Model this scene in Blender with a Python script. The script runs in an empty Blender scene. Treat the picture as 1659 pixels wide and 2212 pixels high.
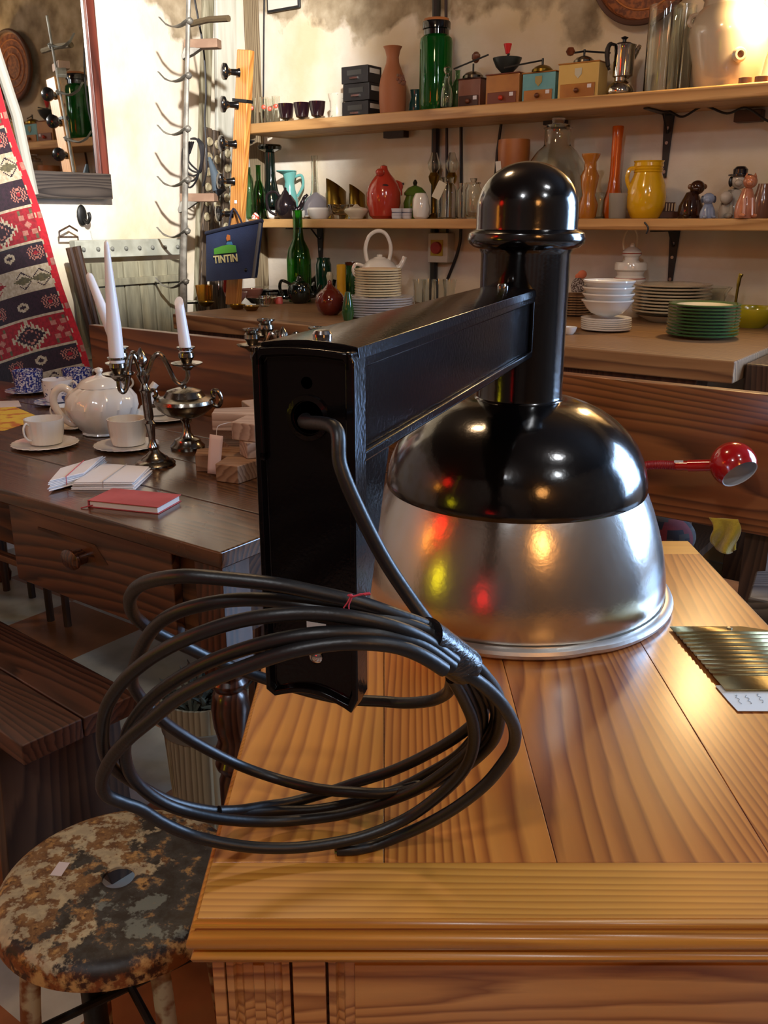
import bpy, bmesh, math, random
from mathutils import Vector, Matrix, Euler
from mathutils.noise import noise as pnoise
random.seed(7)
PI = math.pi
scn = bpy.context.scene
COL = scn.collection
# ---------------------------------------------------------------- camera
F, CX, CY = 1950.0, 829.5, 1106.0
HZ = 476.0                      # row of the horizon
CH = 1.30                       # camera height
PITCH = math.atan((CY - HZ) / F)
cp, sp = math.cos(PITCH), math.sin(PITCH)
cam = bpy.data.cameras.new('camera'); camo = bpy.data.objects.new('camera', cam); COL.objects.link(camo)
cam.sensor_fit = 'VERTICAL'; cam.sensor_height = 36; cam.lens = 36 * F / 2212
cam.clip_start = 0.02; cam.clip_end = 60
camo.location = (0, 0, CH); camo.rotation_euler = (PI / 2 - PITCH, 0, 0)
scn.camera = camo
cam.dof.use_dof = False
# ---------------------------------------------------------------- view and world
scn.view_settings.view_transform = 'Standard'; scn.view_settings.look = 'None'
scn.view_settings.gamma = 1; scn.view_settings.use_curve_mapping = False
scn.view_settings.exposure = 0.12
w = bpy.data.worlds.new('world'); scn.world = w; w.use_nodes = True
w.node_tree.nodes['Background'].inputs[0].default_value = (0.6, 0.7, 1, 1)
w.node_tree.nodes['Background'].inputs[1].default_value = 0.3
# ---------------------------------------------------------------- room frame: a along the back wall to the right, b away from camera
UR = Vector((0.8100, -0.5864, 0)); NN = Vector((0.5864, 0.8100, 0)); CC = Vector((-0.631, 4.80, 0))
TH = math.atan2(UR.y, UR.x)
def RL(a, b, z=0): return CC + UR * a + NN * b + Vector((0, 0, z))
def light(name, kind, loc, energy, col, size=0.1, target=None, **k):
    l = bpy.data.lights.new(name, kind); o = bpy.data.objects.new(name, l); COL.objects.link(o)
    l.energy = energy; l.color = col; o.location = loc
    if kind == 'AREA': l.size = size
    elif kind in ('POINT', 'SPOT'): l.shadow_soft_size = size
    for a, v in k.items(): setattr(l, a, v)
    if target is not None:
        o.rotation_euler = (Vector(target) - Vector(loc)).to_track_quat('-Z', 'Y').to_euler()
    return o
light('white_spot', 'SPOT', RL(2.9, -2.9, 2.6), 1150, (1, .985, .95), .04, RL(0, -.95, 2.12), spot_size=math.radians(40), spot_blend=.45)
light('shelf_lamp_bulb', 'POINT', RL(2.47, -.27, 1.95), 26, (1, .66, .30), .045)
light('ceiling_warm', 'POINT', RL(1.95, -2.15, 2.55), 27, (1, .66, .36), .09)
light('ceiling_small', 'POINT', RL(3.78, -2.43, 2.6), 16, (.95, .97, 1), .08)
light('ceiling_cool', 'POINT', RL(3.23, -4.3, 2.6), 46, (.92, .96, 1), .09)
light('ceiling_white', 'POINT', RL(4.63, -3.06, 2.6), 22, (.9, .96, 1), .09)
light('window_daylight', 'AREA', RL(4.45, -.10, 1.52), 150, (.42, .64, 1), 1.4, RL(3.6, -2.2, 1.0), shape='RECTANGLE', size_y=1.5)

# ---------------------------------------------------------------- projection helpers (to find where things stand)
O3 = Vector((0, 0, CH))
Fv, Uv, Rv = Vector((0, cp, -sp)), Vector((0, sp, cp)), Vector((1, 0, 0))
def ray(px, py): return Fv + Rv * ((px - CX) / F) - Uv * ((py - CY) / F)
def cast(px, py, z=None, b=None, a=None, Y=None):
    d = ray(px, py)
    if z is not None: t = (z - CH) / d.z
    elif Y is not None: t = Y / d.y
    elif b is not None: t = (b - (O3 - CC).dot(NN)) / d.dot(NN)
    else: t = (a - (O3 - CC).dot(UR)) / d.dot(UR)
    return O3 + d * t
def toab(P): r = P - CC; return r.dot(UR), r.dot(NN)
def scl(P):
    D = (P - O3).dot(Fv); y = (P - O3).dot(Uv) / D
    return D / F, D / F / (cp + y * sp)
def on(px, b, z):               # the point of the line (b, z) seen at column px
    A = CC + NN * b + Vector((0, 0, z)) - O3; k = (px - CX) / F
    t = (k * Fv.dot(A) - A.x) / (UR.x - k * Fv.dot(UR))
    return A + O3 + UR * t
# ---------------------------------------------------------------- materials
def H(h, a=1):
    f = lambda c: (c / 12.92 if c <= 0.04045 else ((c + 0.055) / 1.055) ** 2.4)
    return tuple(f(int(h[i:i + 2], 16) / 255) for i in (0, 2, 4)) + (a,)
_m = {}
def newmat(name):
    m = bpy.data.materials.new(name); m.use_nodes = True
    return m, m.node_tree, m.node_tree.nodes['Principled BSDF']
def setp(p, **k):
    nm = dict(rough='Roughness', metal='Metallic', coat='Coat Weight', crough='Coat Roughness', trans='Transmission Weight', ior='IOR', spec='Specular IOR Level', sheen='Sheen Weight', sss='Subsurface Weight')
    for a, v in k.items(): p.inputs[nm[a]].default_value = v
def M(name, col, rough=.5, col2=None, ns=20, st=(1, 1, 1), ramp=(.4, .6), bump=0, bs=60, detail=4, **k):
    if name in _m: return _m[name]
    m, t, p = newmat(name); N, L = t.nodes, t.links
    setp(p, rough=rough, **k); p.inputs['Base Color'].default_value = H(col)
    tc = N.new('ShaderNodeTexCoord'); mp = N.new('ShaderNodeMapping'); mp.inputs['Scale'].default_value = st
    L.new(tc.outputs['Object'], mp.inputs['Vector'])
    if col2:
        n = N.new('ShaderNodeTexNoise'); n.inputs['Scale'].default_value = ns; n.inputs['Detail'].default_value = detail
        L.new(mp.outputs[0], n.inputs['Vector'])
        r = N.new('ShaderNodeValToRGB'); r.color_ramp.elements[0].position = ramp[0]; r.color_ramp.elements[1].position = ramp[1]
        r.color_ramp.elements[0].color = H(col); r.color_ramp.elements[1].color = H(col2)
        L.new(n.outputs['Fac'], r.inputs[0]); L.new(r.outputs[0], p.inputs['Base Color'])
    if bump:
        n = N.new('ShaderNodeTexNoise'); n.inputs['Scale'].default_value = bs; n.inputs['Detail'].default_value = 3
        L.new(mp.outputs[0], n.inputs['Vector'])
        b = N.new('ShaderNodeBump'); b.inputs['Strength'].default_value = bump; b.inputs['Distance'].default_value = .002
        L.new(n.outputs['Fac'], b.inputs['Height']); L.new(b.outputs[0], p.inputs['Normal'])
    _m[name] = m; return m
def wood(name, c1, c2, c3, along='X', scale=1.0, rough=.4, coat=.2, dist=4, off=(0, 0, 0), bump=.15, rings=14, crough=.15):
    """grain bands that run along one axis; c1 dark line, c2 mid, c3 light"""
    if name in _m: return _m[name]
    m, t, p = newmat(name); N, L = t.nodes, t.links
    setp(p, rough=rough, coat=coat, crough=crough)
    tc = N.new('ShaderNodeTexCoord'); mp = N.new('ShaderNodeMapping')
    s = {'X': (.09, 1, 1), 'Y': (1, .09, 1), 'Z': (1, 1, .09)}[along]
    mp.inputs['Scale'].default_value = tuple(v * scale for v in s); mp.inputs['Location'].default_value = off
    L.new(tc.outputs['Object'], mp.inputs['Vector'])
    n = N.new('ShaderNodeTexNoise'); n.inputs['Scale'].default_value = 3.2; n.inputs['Detail'].default_value = 1.5; n.inputs['Roughness'].default_value = .4
    L.new(mp.outputs[0], n.inputs['Vector'])
    sx = N.new('ShaderNodeSeparateXYZ'); L.new(mp.outputs[0], sx.inputs[0])
    ac = N.new('ShaderNodeMath'); ac.operation = 'MULTIPLY'; ac.inputs[1].default_value = 55 * dist / 4; L.new(sx.outputs[{'X': 'Y', 'Y': 'X', 'Z': 'X'}[along]], ac.inputs[0])
    mul = N.new('ShaderNodeMath'); mul.operation = 'MULTIPLY_ADD'; mul.inputs[1].default_value = rings * 2.6
    L.new(n.outputs['Fac'], mul.inputs[0]); L.new(ac.outputs[0], mul.inputs[2])
    n2 = N.new('ShaderNodeTexNoise'); n2.inputs['Scale'].default_value = 30; n2.inputs['Detail'].default_value = 3
    L.new(mp.outputs[0], n2.inputs['Vector'])
    m2 = N.new('ShaderNodeMath'); m2.operation = 'MULTIPLY_ADD'; m2.inputs[1].default_value = 1.1; L.new(n2.outputs['Fac'], m2.inputs[0]); L.new(mul.outputs[0], m2.inputs[2])
    fr = N.new('ShaderNodeMath'); fr.operation = 'FRACT'; L.new(m2.outputs[0], fr.inputs[0])
    class _W: outputs = {'Fac': fr.outputs[0]}
    wv = _W()
    r = N.new('ShaderNodeValToRGB'); e = r.color_ramp.elements
    e[0].position = 0.0; e[0].color = H(c3); e[1].position = .80; e[1].color = H(c1)
    e2 = e.new(.45); e2.color = H(c2); e4 = e.new(1.0); e4.color = H(c3)
    L.new(wv.outputs['Fac'], r.inputs[0])
    fn = N.new('ShaderNodeTexNoise'); fn.inputs['Scale'].default_value = 60; fn.inputs['Detail'].default_value = 4
    L.new(mp.outputs[0], fn.inputs['Vector'])
    mx = N.new('ShaderNodeMixRGB'); mx.blend_type = 'MULTIPLY'; mx.inputs[0].default_value = .35
    L.new(r.outputs[0], mx.inputs[1]); L.new(fn.outputs['Color'], mx.inputs[2])
    hs = N.new('ShaderNodeHueSaturation'); hs.inputs['Value'].default_value = 1.2; hs.inputs['Saturation'].default_value = .98
    g = N.new('ShaderNodeRGBToBW'); L.new(fn.outputs['Color'], g.inputs[0]); L.new(g.outputs[0], mx.inputs[2])
    L.new(mx.outputs[0], hs.inputs['Color']); L.new(hs.outputs[0], p.inputs['Base Color'])
    rr = N.new('ShaderNodeMapRange'); rr.inputs['To Min'].default_value = rough * .8; rr.inputs['To Max'].default_value = min(1, rough * 1.25)
    n3 = N.new('ShaderNodeTexNoise'); n3.inputs['Scale'].default_value = 7; n3.inputs['Detail'].default_value = 5
    L.new(tc.outputs['Object'], n3.inputs['Vector']); L.new(n3.outputs['Fac'], rr.inputs[0]); L.new(rr.outputs[0], p.inputs['Roughness'])
    b = N.new('ShaderNodeBump'); b.inputs['Strength'].default_value = bump; b.inputs['Distance'].default_value = .001
    L.new(wv.outputs['Fac'], b.inputs['Height']); L.new(b.outputs[0], p.inputs['Normal'])
    _m[name] = m; return m
def glass(name, col, rough=.02, ior=1.45):
    return M(name, col, rough, trans=1.0, ior=ior)
# ---------------------------------------------------------------- mesh helpers
class MB:
    def __init__(s): s.bm = bmesh.new(); s.mi = 0
    def _f(s, vs, smooth=True):
        try:
            f = s.bm.faces.new(vs); f.material_index = s.mi; f.smooth = smooth; return f
        except ValueError: return None
    def box(s, c, d, rz=0, mat=None):
        R = Matrix.Rotation(rz, 3, 'Z'); vs = []
        for x in (-.5, .5):
            for y in (-.5, .5):
                for z in (-.5, .5):
                    v = Vector((x * d[0], y * d[1], z * d[2]))
                    v = (mat @ v) if mat else (R @ v)
                    vs.append(s.bm.verts.new(v + Vector(c)))
        for q in ((0, 1, 3, 2), (4, 6, 7, 5), (0, 4, 5, 1), (2, 3, 7, 6), (0, 2, 6, 4), (1, 5, 7, 3)): s._f([vs[i] for i in q])
        return s
    def lathe(s, prof, c=(0, 0, 0), seg=32, mod=None, mat=None, sx=1, sy=1):
        c = Vector(c); rings = []
        for r, z in prof:
            if abs(r) < 1e-7: rings.append([s.bm.verts.new(c + (mat @ Vector((0, 0, z)) if mat else Vector((0, 0, z))))]); continue
            rg = []
            for i in range(seg):
                t = 2 * PI * i / seg; q = r * (mod(t, z, r) if mod else 1)
                v = Vector((q * math.cos(t) * sx, q * math.sin(t) * sy, z))
                rg.append(s.bm.verts.new(c + (mat @ v if mat else v)))
            rings.append(rg)
        for A, B in zip(rings, rings[1:]):
            if len(A) == 1 and len(B) == 1: continue
            for i in range(seg):
                j = (i + 1) % seg
                if len(A) == 1: s._f([A[0], B[j], B[i]][::-1] if False else [A[0], B[i], B[j]][::-1])
                elif len(B) == 1: s._f([A[i], A[j], B[0]])
                else: s._f([A[i], A[j], B[j], B[i]])
        return s
    def tube(s, pts, r, seg=10, cap=True, flat=1.0, closed=False):
        pts = [Vector(p) for p in pts]; n = len(pts)
        rs = r if isinstance(r, (list, tuple)) else [r] * n
        if len(rs) != n: rs = [rs[min(len(rs) - 1, int(i * len(rs) / n))] for i in range(n)]
        T = []
        for i in range(n):
            a = pts[i - 1] if (i or closed) else pts[0]; b = pts[(i + 1) % n] if (i < n - 1 or closed) else pts[-1]
            d = b - a; T.append(d.normalized() if d.length > 1e-9 else Vector((0, 0, 1)))
        up = Vector((0, 0, 1)) if abs(T[0].z) < .9 else Vector((0, 1, 0))
        nx = T[0].cross(up).normalized(); rings = []
        for i in range(n):
            nx = (nx - T[i] * nx.dot(T[i])); nx = nx.normalized() if nx.length > 1e-6 else T[i].orthogonal().normalized()
            ny = T[i].cross(nx)
            rings.append([s.bm.verts.new(pts[i] + (nx * math.cos(2 * PI * k / seg) + ny * math.sin(2 * PI * k / seg) * flat) * rs[i]) for k in range(seg)])
        pr = list(zip(rings, rings[1:])) + ([(rings[-1], rings[0])] if closed else [])
        for A, B in pr:
            for i in range(seg):
                j = (i + 1) % seg; s._f([A[i], A[j], B[j], B[i]])
        if cap and not closed: s._f(rings[0][::-1]); s._f(rings[-1])
        return s
    def prism(s, poly, z0, z1, mat=None, c=(0, 0, 0)):
        """polygon in xy extruded from z0 to z1, optional matrix"""
        c = Vector(c); f = lambda x, y, z: s.bm.verts.new(c + (mat @ Vector((x, y, z)) if mat else Vector((x, y, z))))
        A = [f(x, y, z0) for x, y in poly]; B = [f(x, y, z1) for x, y in poly]
        s._f(A[::-1]); s._f(B)
        for i in range(len(A)):
            j = (i + 1) % len(A); s._f([A[i], A[j], B[j], B[i]])
        return s
    def ball(s, c, r, seg=16, rings=10, mat=None, sq=(1, 1, 1)):
        prof = [(r * math.sin(PI * i / rings) if 0 < i < rings else 0, -r * math.cos(PI * i / rings)) for i in range(rings + 1)]
        k = len(s.bm.verts); s.lathe(prof, (0, 0, 0), seg); s.bm.verts.ensure_lookup_table()
        for v in s.bm.verts[k:]:
            q = Vector((v.co.x * sq[0], v.co.y * sq[1], v.co.z * sq[2])); v.co = Vector(c) + (mat @ q if mat else q)
        return s
    def grid(s, fn, nu, nv, thick=None, matfn=None):
        V = [[s.bm.verts.new(fn(i / nu, j / nv)) for j in range(nv + 1)] for i in range(nu + 1)]
        for i in range(nu):
            for j in range(nv):
                if matfn: s.mi = matfn((i + .5) / nu, (j + .5) / nv)
                s._f([V[i][j], V[i + 1][j], V[i + 1][j + 1], V[i][j + 1]])
        return s
def catmull(P, n=8, closed=False):
    P = [Vector(p) for p in P]; out = []; m = len(P)
    for i in range(m if closed else m - 1):
        if closed: a, b, c, d = P[i - 1], P[i], P[(i + 1) % m], P[(i + 2) % m]
        else: a, b, c, d = P[max(i - 1, 0)], P[i], P[i + 1], P[min(i + 2, m - 1)]
        for k in range(n):
            t = k / n
            out.append(.5 * ((2 * b) + (c - a) * t + (2 * a - 5 * b + 4 * c - d) * t * t + (3 * b - a - 3 * c + d) * t ** 3))
    if not closed: out.append(P[-1])
    return out
def obj(name, mb, mats, parent=None, loc=(0, 0, 0), rz=0, bevel=0, sharp=35, solid=0, sub=0, rot=None):
    bm = mb.bm
    bmesh.ops.recalc_face_normals(bm, faces=bm.faces) if not solid else None
    me = bpy.data.meshes.new(name); bm.to_mesh(me); bm.free()
    for m in (mats if isinstance(mats, (list, tuple)) else [mats]): me.materials.append(m)
    if sharp: me.set_sharp_from_angle(angle=math.radians(sharp))
    o = bpy.data.objects.new(name, me); COL.objects.link(o)
    o.location = loc; o.rotation_euler = rot if rot else (0, 0, rz)
    if parent: o.parent = parent
    if solid:
        q = o.modifiers.new('s', 'SOLIDIFY'); q.thickness = solid; q.offset = 0
    if sub:
        q = o.modifiers.new('u', 'SUBSURF'); q.levels = q.render_levels = sub
    if bevel:
        q = o.modifiers.new('b', 'BEVEL'); q.width = bevel; q.segments = 2; q.limit_method = 'ANGLE'; q.angle_limit = math.radians(38); q.harden_normals = True
    return o
def tag(o, label, cat, group=None):
    o['label'] = label; o['category'] = cat
    if group: o['group'] = group
    return o
def struct(o): o['kind'] = 'structure'; return o
def thing(name, label, cat, loc=(0, 0, 0), rz=0, group=None, rot=None):
    o = bpy.data.objects.new(name, None); COL.objects.link(o); o.empty_display_size = .02
    o.location = loc; o.rotation_euler = rot if rot else (0, 0, rz)
    return tag(o, label, cat, group)
def P(prof, s, sv):             # profile measured in picture units -> metres
    return [(r * s, z * sv) for r, z in prof]
def shell(prof, t):             # open vessel: outer profile (bottom centre up to rim) with an inner wall of thickness t
    inn = []
    for r, z in reversed(prof):
        if r <= t * 1.01: continue
        inn.append((r - t, max(z, prof[0][1] + t)))
    return [(0, prof[0][1])] + [q for q in prof if q[0] > 0] + inn + [(0, prof[0][1] + t)]
def dup(root, loc=None, rz=None, label=None, group=None):
    r = root.copy(); COL.objects.link(r)
    if loc is not None: r.location = loc
    if rz is not None: r.rotation_euler = (0, 0, rz)
    if label: r['label'] = label
    if group: r['group'] = group
    for ch in list(root.children):
        c = ch.copy(); COL.objects.link(c); c.parent = r
        for g in list(ch.children):
            d = g.copy(); COL.objects.link(d); d.parent = c
    return r

# ================================================================ SETTING
def plaster(name='plaster_and_stone', lo=2.70):
    m, t, p = newmat(name); N, L = t.nodes, t.links
    setp(p, rough=.9)
    tc = N.new('ShaderNodeTexCoord')
    def noise(sc, d, loc=(0, 0, 0)):
        mp = N.new('ShaderNodeMapping'); mp.inputs['Location'].default_value = loc; L.new(tc.outputs['Object'], mp.inputs[0])
        n = N.new('ShaderNodeTexNoise'); n.inputs['Scale'].default_value = sc; n.inputs['Detail'].default_value = d; L.new(mp.outputs[0], n.inputs['Vector']); return n
    def ramp(src, ps, cs):
        r = N.new('ShaderNodeValToRGB'); e = r.color_ramp.elements
        e[0].position = ps[0]; e[0].color = cs[0]; e[1].position = ps[-1]; e[1].color = cs[-1]
        for q, c in zip(ps[1:-1], cs[1:-1]): x = e.new(q); x.color = c
        L.new(src, r.inputs[0]); return r
    base = ramp(noise(2.2, 6).outputs['Fac'], (.35, .55, .7), (H('c9b695'), H('d8cdbd'), H('c8b9aa')))
    stone = ramp(noise(9, 8).outputs['Fac'], (.3, .5, .7), (H('6a5a45'), H('9a8a70'), H('b8aa92')))
    # exposed stone in a band high on the wall (z above about 2.05), ragged
    sx = N.new('ShaderNodeSeparateXYZ'); L.new(tc.outputs['Object'], sx.inputs[0])
    n2 = noise(2.6, 6, (3, 1, 4)); ad = N.new('ShaderNodeMath'); ad.operation = 'MULTIPLY_ADD'; ad.inputs[1].default_value = 1.3; L.new(n2.outputs['Fac'], ad.inputs[0]); L.new(sx.outputs['Z'], ad.inputs[2])
    mk = ramp(ad.outputs[0], (0.0, 1.0), (H('000000'), H('ffffff')))
    mr = N.new('ShaderNodeMapRange'); mr.inputs['From Min'].default_value = lo; mr.inputs['From Max'].default_value = lo + .06; L.new(ad.outputs[0], mr.inputs[0])
    N.remove(mk)
    mx = N.new('ShaderNodeMixRGB'); L.new(mr.outputs[0], mx.inputs[0]); L.new(base.outputs[0], mx.inputs[1]); L.new(stone.outputs[0], mx.inputs[2])
    # dirt low down
    L.new(mx.outputs[0], p.inputs['Base Color'])
    b = N.new('ShaderNodeBump'); b.inputs['Strength'].default_value = .5; b.inputs['Distance'].default_value = .01
    sb = N.new('ShaderNodeMath'); sb.operation = 'MULTIPLY_ADD'; sb.inputs[1].default_value = -.8; L.new(mr.outputs[0], sb.inputs[0]); L.new(noise(14, 8).outputs['Fac'], sb.inputs[2])
    L.new(sb.outputs[0], b.inputs['Height']); L.new(b.outputs[0], p.inputs['Normal'])
    return m
PL = plaster()
RA, RB, RZ = 5.6, -5.6, 2.85
def slab(name, a0, a1, b0, b1, z0, z1, m):
    mb = MB().box(((a0 + a1) / 2, (b0 + b1) / 2, (z0 + z1) / 2), (a1 - a0, b1 - b0, z1 - z0))
    return struct(obj(name, mb, m, loc=CC, rz=TH, sharp=30))
def tiles():
    m, t, p = newmat('checkered_floor_tiles'); N, L = t.nodes, t.links
    setp(p, rough=.28)
    tc = N.new('ShaderNodeTexCoord'); ck = N.new('ShaderNodeTexChecker'); ck.inputs['Scale'].default_value = 2.6
    ck.inputs['Color2'].default_value = H('b2b4ac'); ck.inputs['Color1'].default_value = H('94603e')
    mp = N.new('ShaderNodeMapping'); mp.inputs['Location'].default_value = (.10, .22, .01); L.new(tc.outputs['Object'], mp.inputs[0]); L.new(mp.outputs[0], ck.inputs[0])
    n = N.new('ShaderNodeTexNoise'); n.inputs['Scale'].default_value = 9; n.inputs['Detail'].default_value = 6
    L.new(tc.outputs['Object'], n.inputs['Vector'])
    mx = N.new('ShaderNodeMixRGB'); mx.blend_type = 'MULTIPLY'; mx.inputs[0].default_value = .5
    r = N.new('ShaderNodeValToRGB'); r.color_ramp.elements[0].position = .3; r.color_ramp.elements[0].color = H('9a958c'); r.color_ramp.elements[1].position = .6
    L.new(n.outputs['Fac'], r.inputs[0]); L.new(ck.outputs[0], mx.inputs[1]); L.new(r.outputs[0], mx.inputs[2]); L.new(mx.outputs[0], p.inputs['Base Color'])
    return m
slab('floor', -.1, RA + .1, RB - .1, .1, -.1, 0, tiles())
slab('ceiling', -.1, RA + .1, RB - .1, .1, RZ, RZ + .1, wood('ceiling_boards', '2a1e15', '3a2a1e', '45342a', 'X', 1, .7, 0))
mb = MB(); wa0, wa1, wz0, wz1 = 3.70, 5.2, .75, 2.3
for (a0, a1, z0, z1) in ((-.1, wa0, 0, RZ), (wa1, RA + .1, 0, RZ), (wa0, wa1, 0, wz0), (wa0, wa1, wz1, RZ)):
    mb.box(((a0 + a1) / 2, .06, (z0 + z1) / 2), (a1 - a0, .12, z1 - z0))
struct(obj('wall_back', mb, PL, loc=CC, rz=TH))
slab('wall_left', -.12, 0, RB - .1, 0, 0, RZ, plaster('plaster_left', 2.88))
dkst = M('dark_rough_stone', '4a3d32', .9, col2='6a5a4a', ns=5, bump=.8, bs=12)
slab('wall_front', -.1, RA + .1, RB - .1, RB, 0, RZ, dkst)
slab('wall_right', RA, RA + .12, RB, 0, 0, RZ, dkst)
dark_wood = wood('dark_trim_wood', '2a1a10', '3d281a', '4b3423', 'Z', 1, .5, .1)
mb = MB()
for a_ in (wa0, (wa0 + wa1) / 2, wa1): mb.box((a_, .05, (wz0 + wz1) / 2), (.05, .06, wz1 - wz0 + .05))
for z in (wz0, (wz0 + wz1) / 2, wz1): mb.box(((wa0 + wa1) / 2, .05, z), (wa1 - wa0, .05, .05))
win = struct(obj('window_1', mb, dark_wood, loc=CC, rz=TH))  # unseen window, placed for the cool reflections on the lamp
obj('pane', MB().box(((wa0 + wa1) / 2, .1, (wz0 + wz1) / 2), (wa1 - wa0, .006, wz1 - wz0)), glass('window_glass', 'e8f2ff'), win)
cb = thing('cupboard', 'tall dark wooden cupboard between the shelves and the window, beyond the right edge', 'cupboard', RL(3.17, -.17, 0), TH)  # added out of view so the lamp arm reflects something dark
obj('body', MB().box((0, .01, 1.1), (.62, .30, 2.2)), dark_wood, cb, bevel=.004)
for x in (-.155, .155): obj('door', MB().box((x, -.15, 1.1), (.30, .02, 2.1)), dark_wood, cb, bevel=.003)
# corner timber
mb = MB().box((.03, -.03, RZ / 2), (.05, .05, RZ))
tb = struct(obj('trim_1', mb, wood('corner_timber', '55432e', '7d6a50', '9a8a6c', 'Z', 1.5, .8, 0), loc=CC, rz=TH))

# ================================================================ PINE DESK
DZ = .76
pineY = wood('pine_planks_lengthwise', '86440f', 'ae661e', 'bd7728', 'Y', 1.0, .3, .35, 5, (.3, 0, 0), .06, 15, .2)
pineR = wood('pine_planks_reddish', '74380f', '9a581e', 'ac6a28', 'Y', 1.0, .3, .35, 4, (2.3, .7, 0), .06, 18, .2)
pineY2 = wood('pine_planks_paler', '98561a', 'b87424', 'c4802c', 'Y', 1.0, .3, .35, 7, (1.7, .4, 0), .06, 12, .2)
pineX = wood('pine_rail_crosswise', 'a0661a', 'b67a24', 'c0862e', 'X', 1.0, .34, .3, 9, (0, .5, .2), .06, 9, .22)
pineP = wood('pine_panel_bold_grain', '8a5222', 'b87e40', 'c48c4c', 'X', 1.8, .38, .25, 3, (.2, .6, .1), .06, 14, .25)
DX0, DX1, DY0, DY1 = -.152, .538, .597, 1.505
desk = thing('desk', 'honey-coloured pine desk with a moulded front edge carrying the black street lamp', 'desk', ((DX0 + DX1) / 2, (DY0 + DY1) / 2, 0))
dl = lambda x, y, z: (x - (DX0 + DX1) / 2, y - (DY0 + DY1) / 2, z)
mb = MB()
xs = [DX0, .0, .153, .345, DX1]
ya, yb = .664, 1.44
for i in range(4):
    mb.mi = (1, 0, 3, 3)[i]
    mb.box(dl((xs[i] + xs[i + 1]) / 2, (ya + yb) / 2, DZ - .0125), (xs[i + 1] - xs[i] - .0007, yb - ya - .0006, .025))
mb.mi = 2
mb.box(dl((DX0 + DX1) / 2, (DY0 + ya) / 2, DZ - .0125), (DX1 - DX0, ya - DY0, .025))
mb.box(dl((DX0 + DX1) / 2, (DY1 + yb) / 2, DZ - .0125), (DX1 - DX0, DY1 - yb, .025))
obj('desk_top', mb, [pineY, pineY2, pineX, pineR], desk, bevel=.0006)
# moulding run round the front and sides: profile (out, z)
prof = [(-.02, DZ - .0252), (.0, DZ - .0252), (.0, DZ - .004)]
pr = [(0.000, -.001), (.0035, -.0035), (.004, -.0065), (.001, -.009), (.0015, -.012), (.006, -.0135), (.0085, -.018), (.0085, -.022), (.006, -.0265), (.001, -.0285), (.0005, -.031), (.0045, -.0325), (.0065, -.036), (.005, -.040), (-.001, -.0425), (-.02, -.0425), (-.02, -.0005)]
mb = MB()
path = [(DX0, DY1, -1, 0), (DX0, DY0, -1, -1), (DX1, DY0, 1, -1), (DX1, DY1, 1, 0)]
rings = []
for x, y, ox, oy in path:
    rings.append([mb.bm.verts.new(dl(x + ox * u, y + oy * u, DZ + v)) for u, v in pr])
for A, B in zip(rings, rings[1:]):
    for i in range(len(pr)):
        j = (i + 1) % len(pr); mb._f([A[i], A[j], B[j], B[i]])
mb._f(rings[0]); mb._f(rings[-1][::-1])
obj('edge_moulding', mb, pineX, desk, sharp=50)
mb = MB()
bz = DZ - .041
fx0, fx1, fy = DX0 + .006, DX1 - .006, DY0 + .014
mb.box(dl((fx0 + fx1) / 2, (fy + .02 + DY1 - .03) / 2, (.06 + bz) / 2), (fx1 - fx0 - .01, DY1 - fy - .05, bz - .06))     # carcass core
for x0, x1 in ((fx0, fx0 + .010), (-.078, -.050), (fx1 - .012, fx1)):
    mb.box(dl((x0 + x1) / 2, fy + .006, (.06 + bz) / 2), (x1 - x0, .012, bz - .06))
mb.box(dl((fx0 + fx1) / 2, fy + .0075, .09), (fx1 - fx0, .014, .06))
mb.box(dl((fx0 + fx1) / 2, fy + .0075, .50), (fx1 - fx0, .0135, .03))
obj('carcass', mb, pineP, desk, bevel=.001)
mb = MB().box(dl((fx0 + fx1) / 2, (DY0 + DY1) / 2 + .01, .03), (fx1 - fx0 - .03, DY1 - DY0 - .06, .06))
obj('plinth', mb, dark_wood, desk)
def raised(x0, x1, z0, z1, name):
    mb = MB(); y = fy + .004
    steps = [(0, .012), (0, 0), (.006, -.001), (.008, .0035), (.013, .0015), (.014, .004), (.022, .0055), (.0225, .0035)]
    rg = []
    for i, d in steps:
        rg.append([mb.bm.verts.new(dl(*q)) for q in ((x0 + i, y + d, z0 + i), (x1 - i, y + d, z0 + i), (x1 - i, y + d, z1 - i), (x0 + i, y + d, z1 - i))])
    for A, B in zip(rg, rg[1:]):
        for i in range(4): mb._f([A[i], A[(i + 1) % 4], B[(i + 1) % 4], B[i]])
    mb._f(rg[-1])
    obj(name, mb, pineP, desk, sharp=20)
raised(fx0 + .011, -.081, .53, bz - .006, 'raised_panel')
raised(-.0475, fx1 - .014, .53, bz - .006, 'drawer_front')
raised(fx0 + .011, -.081, .13, .48, 'raised_panel')
raised(-.0475, fx1 - .014, .13, .48, 'door_panel')

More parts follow.
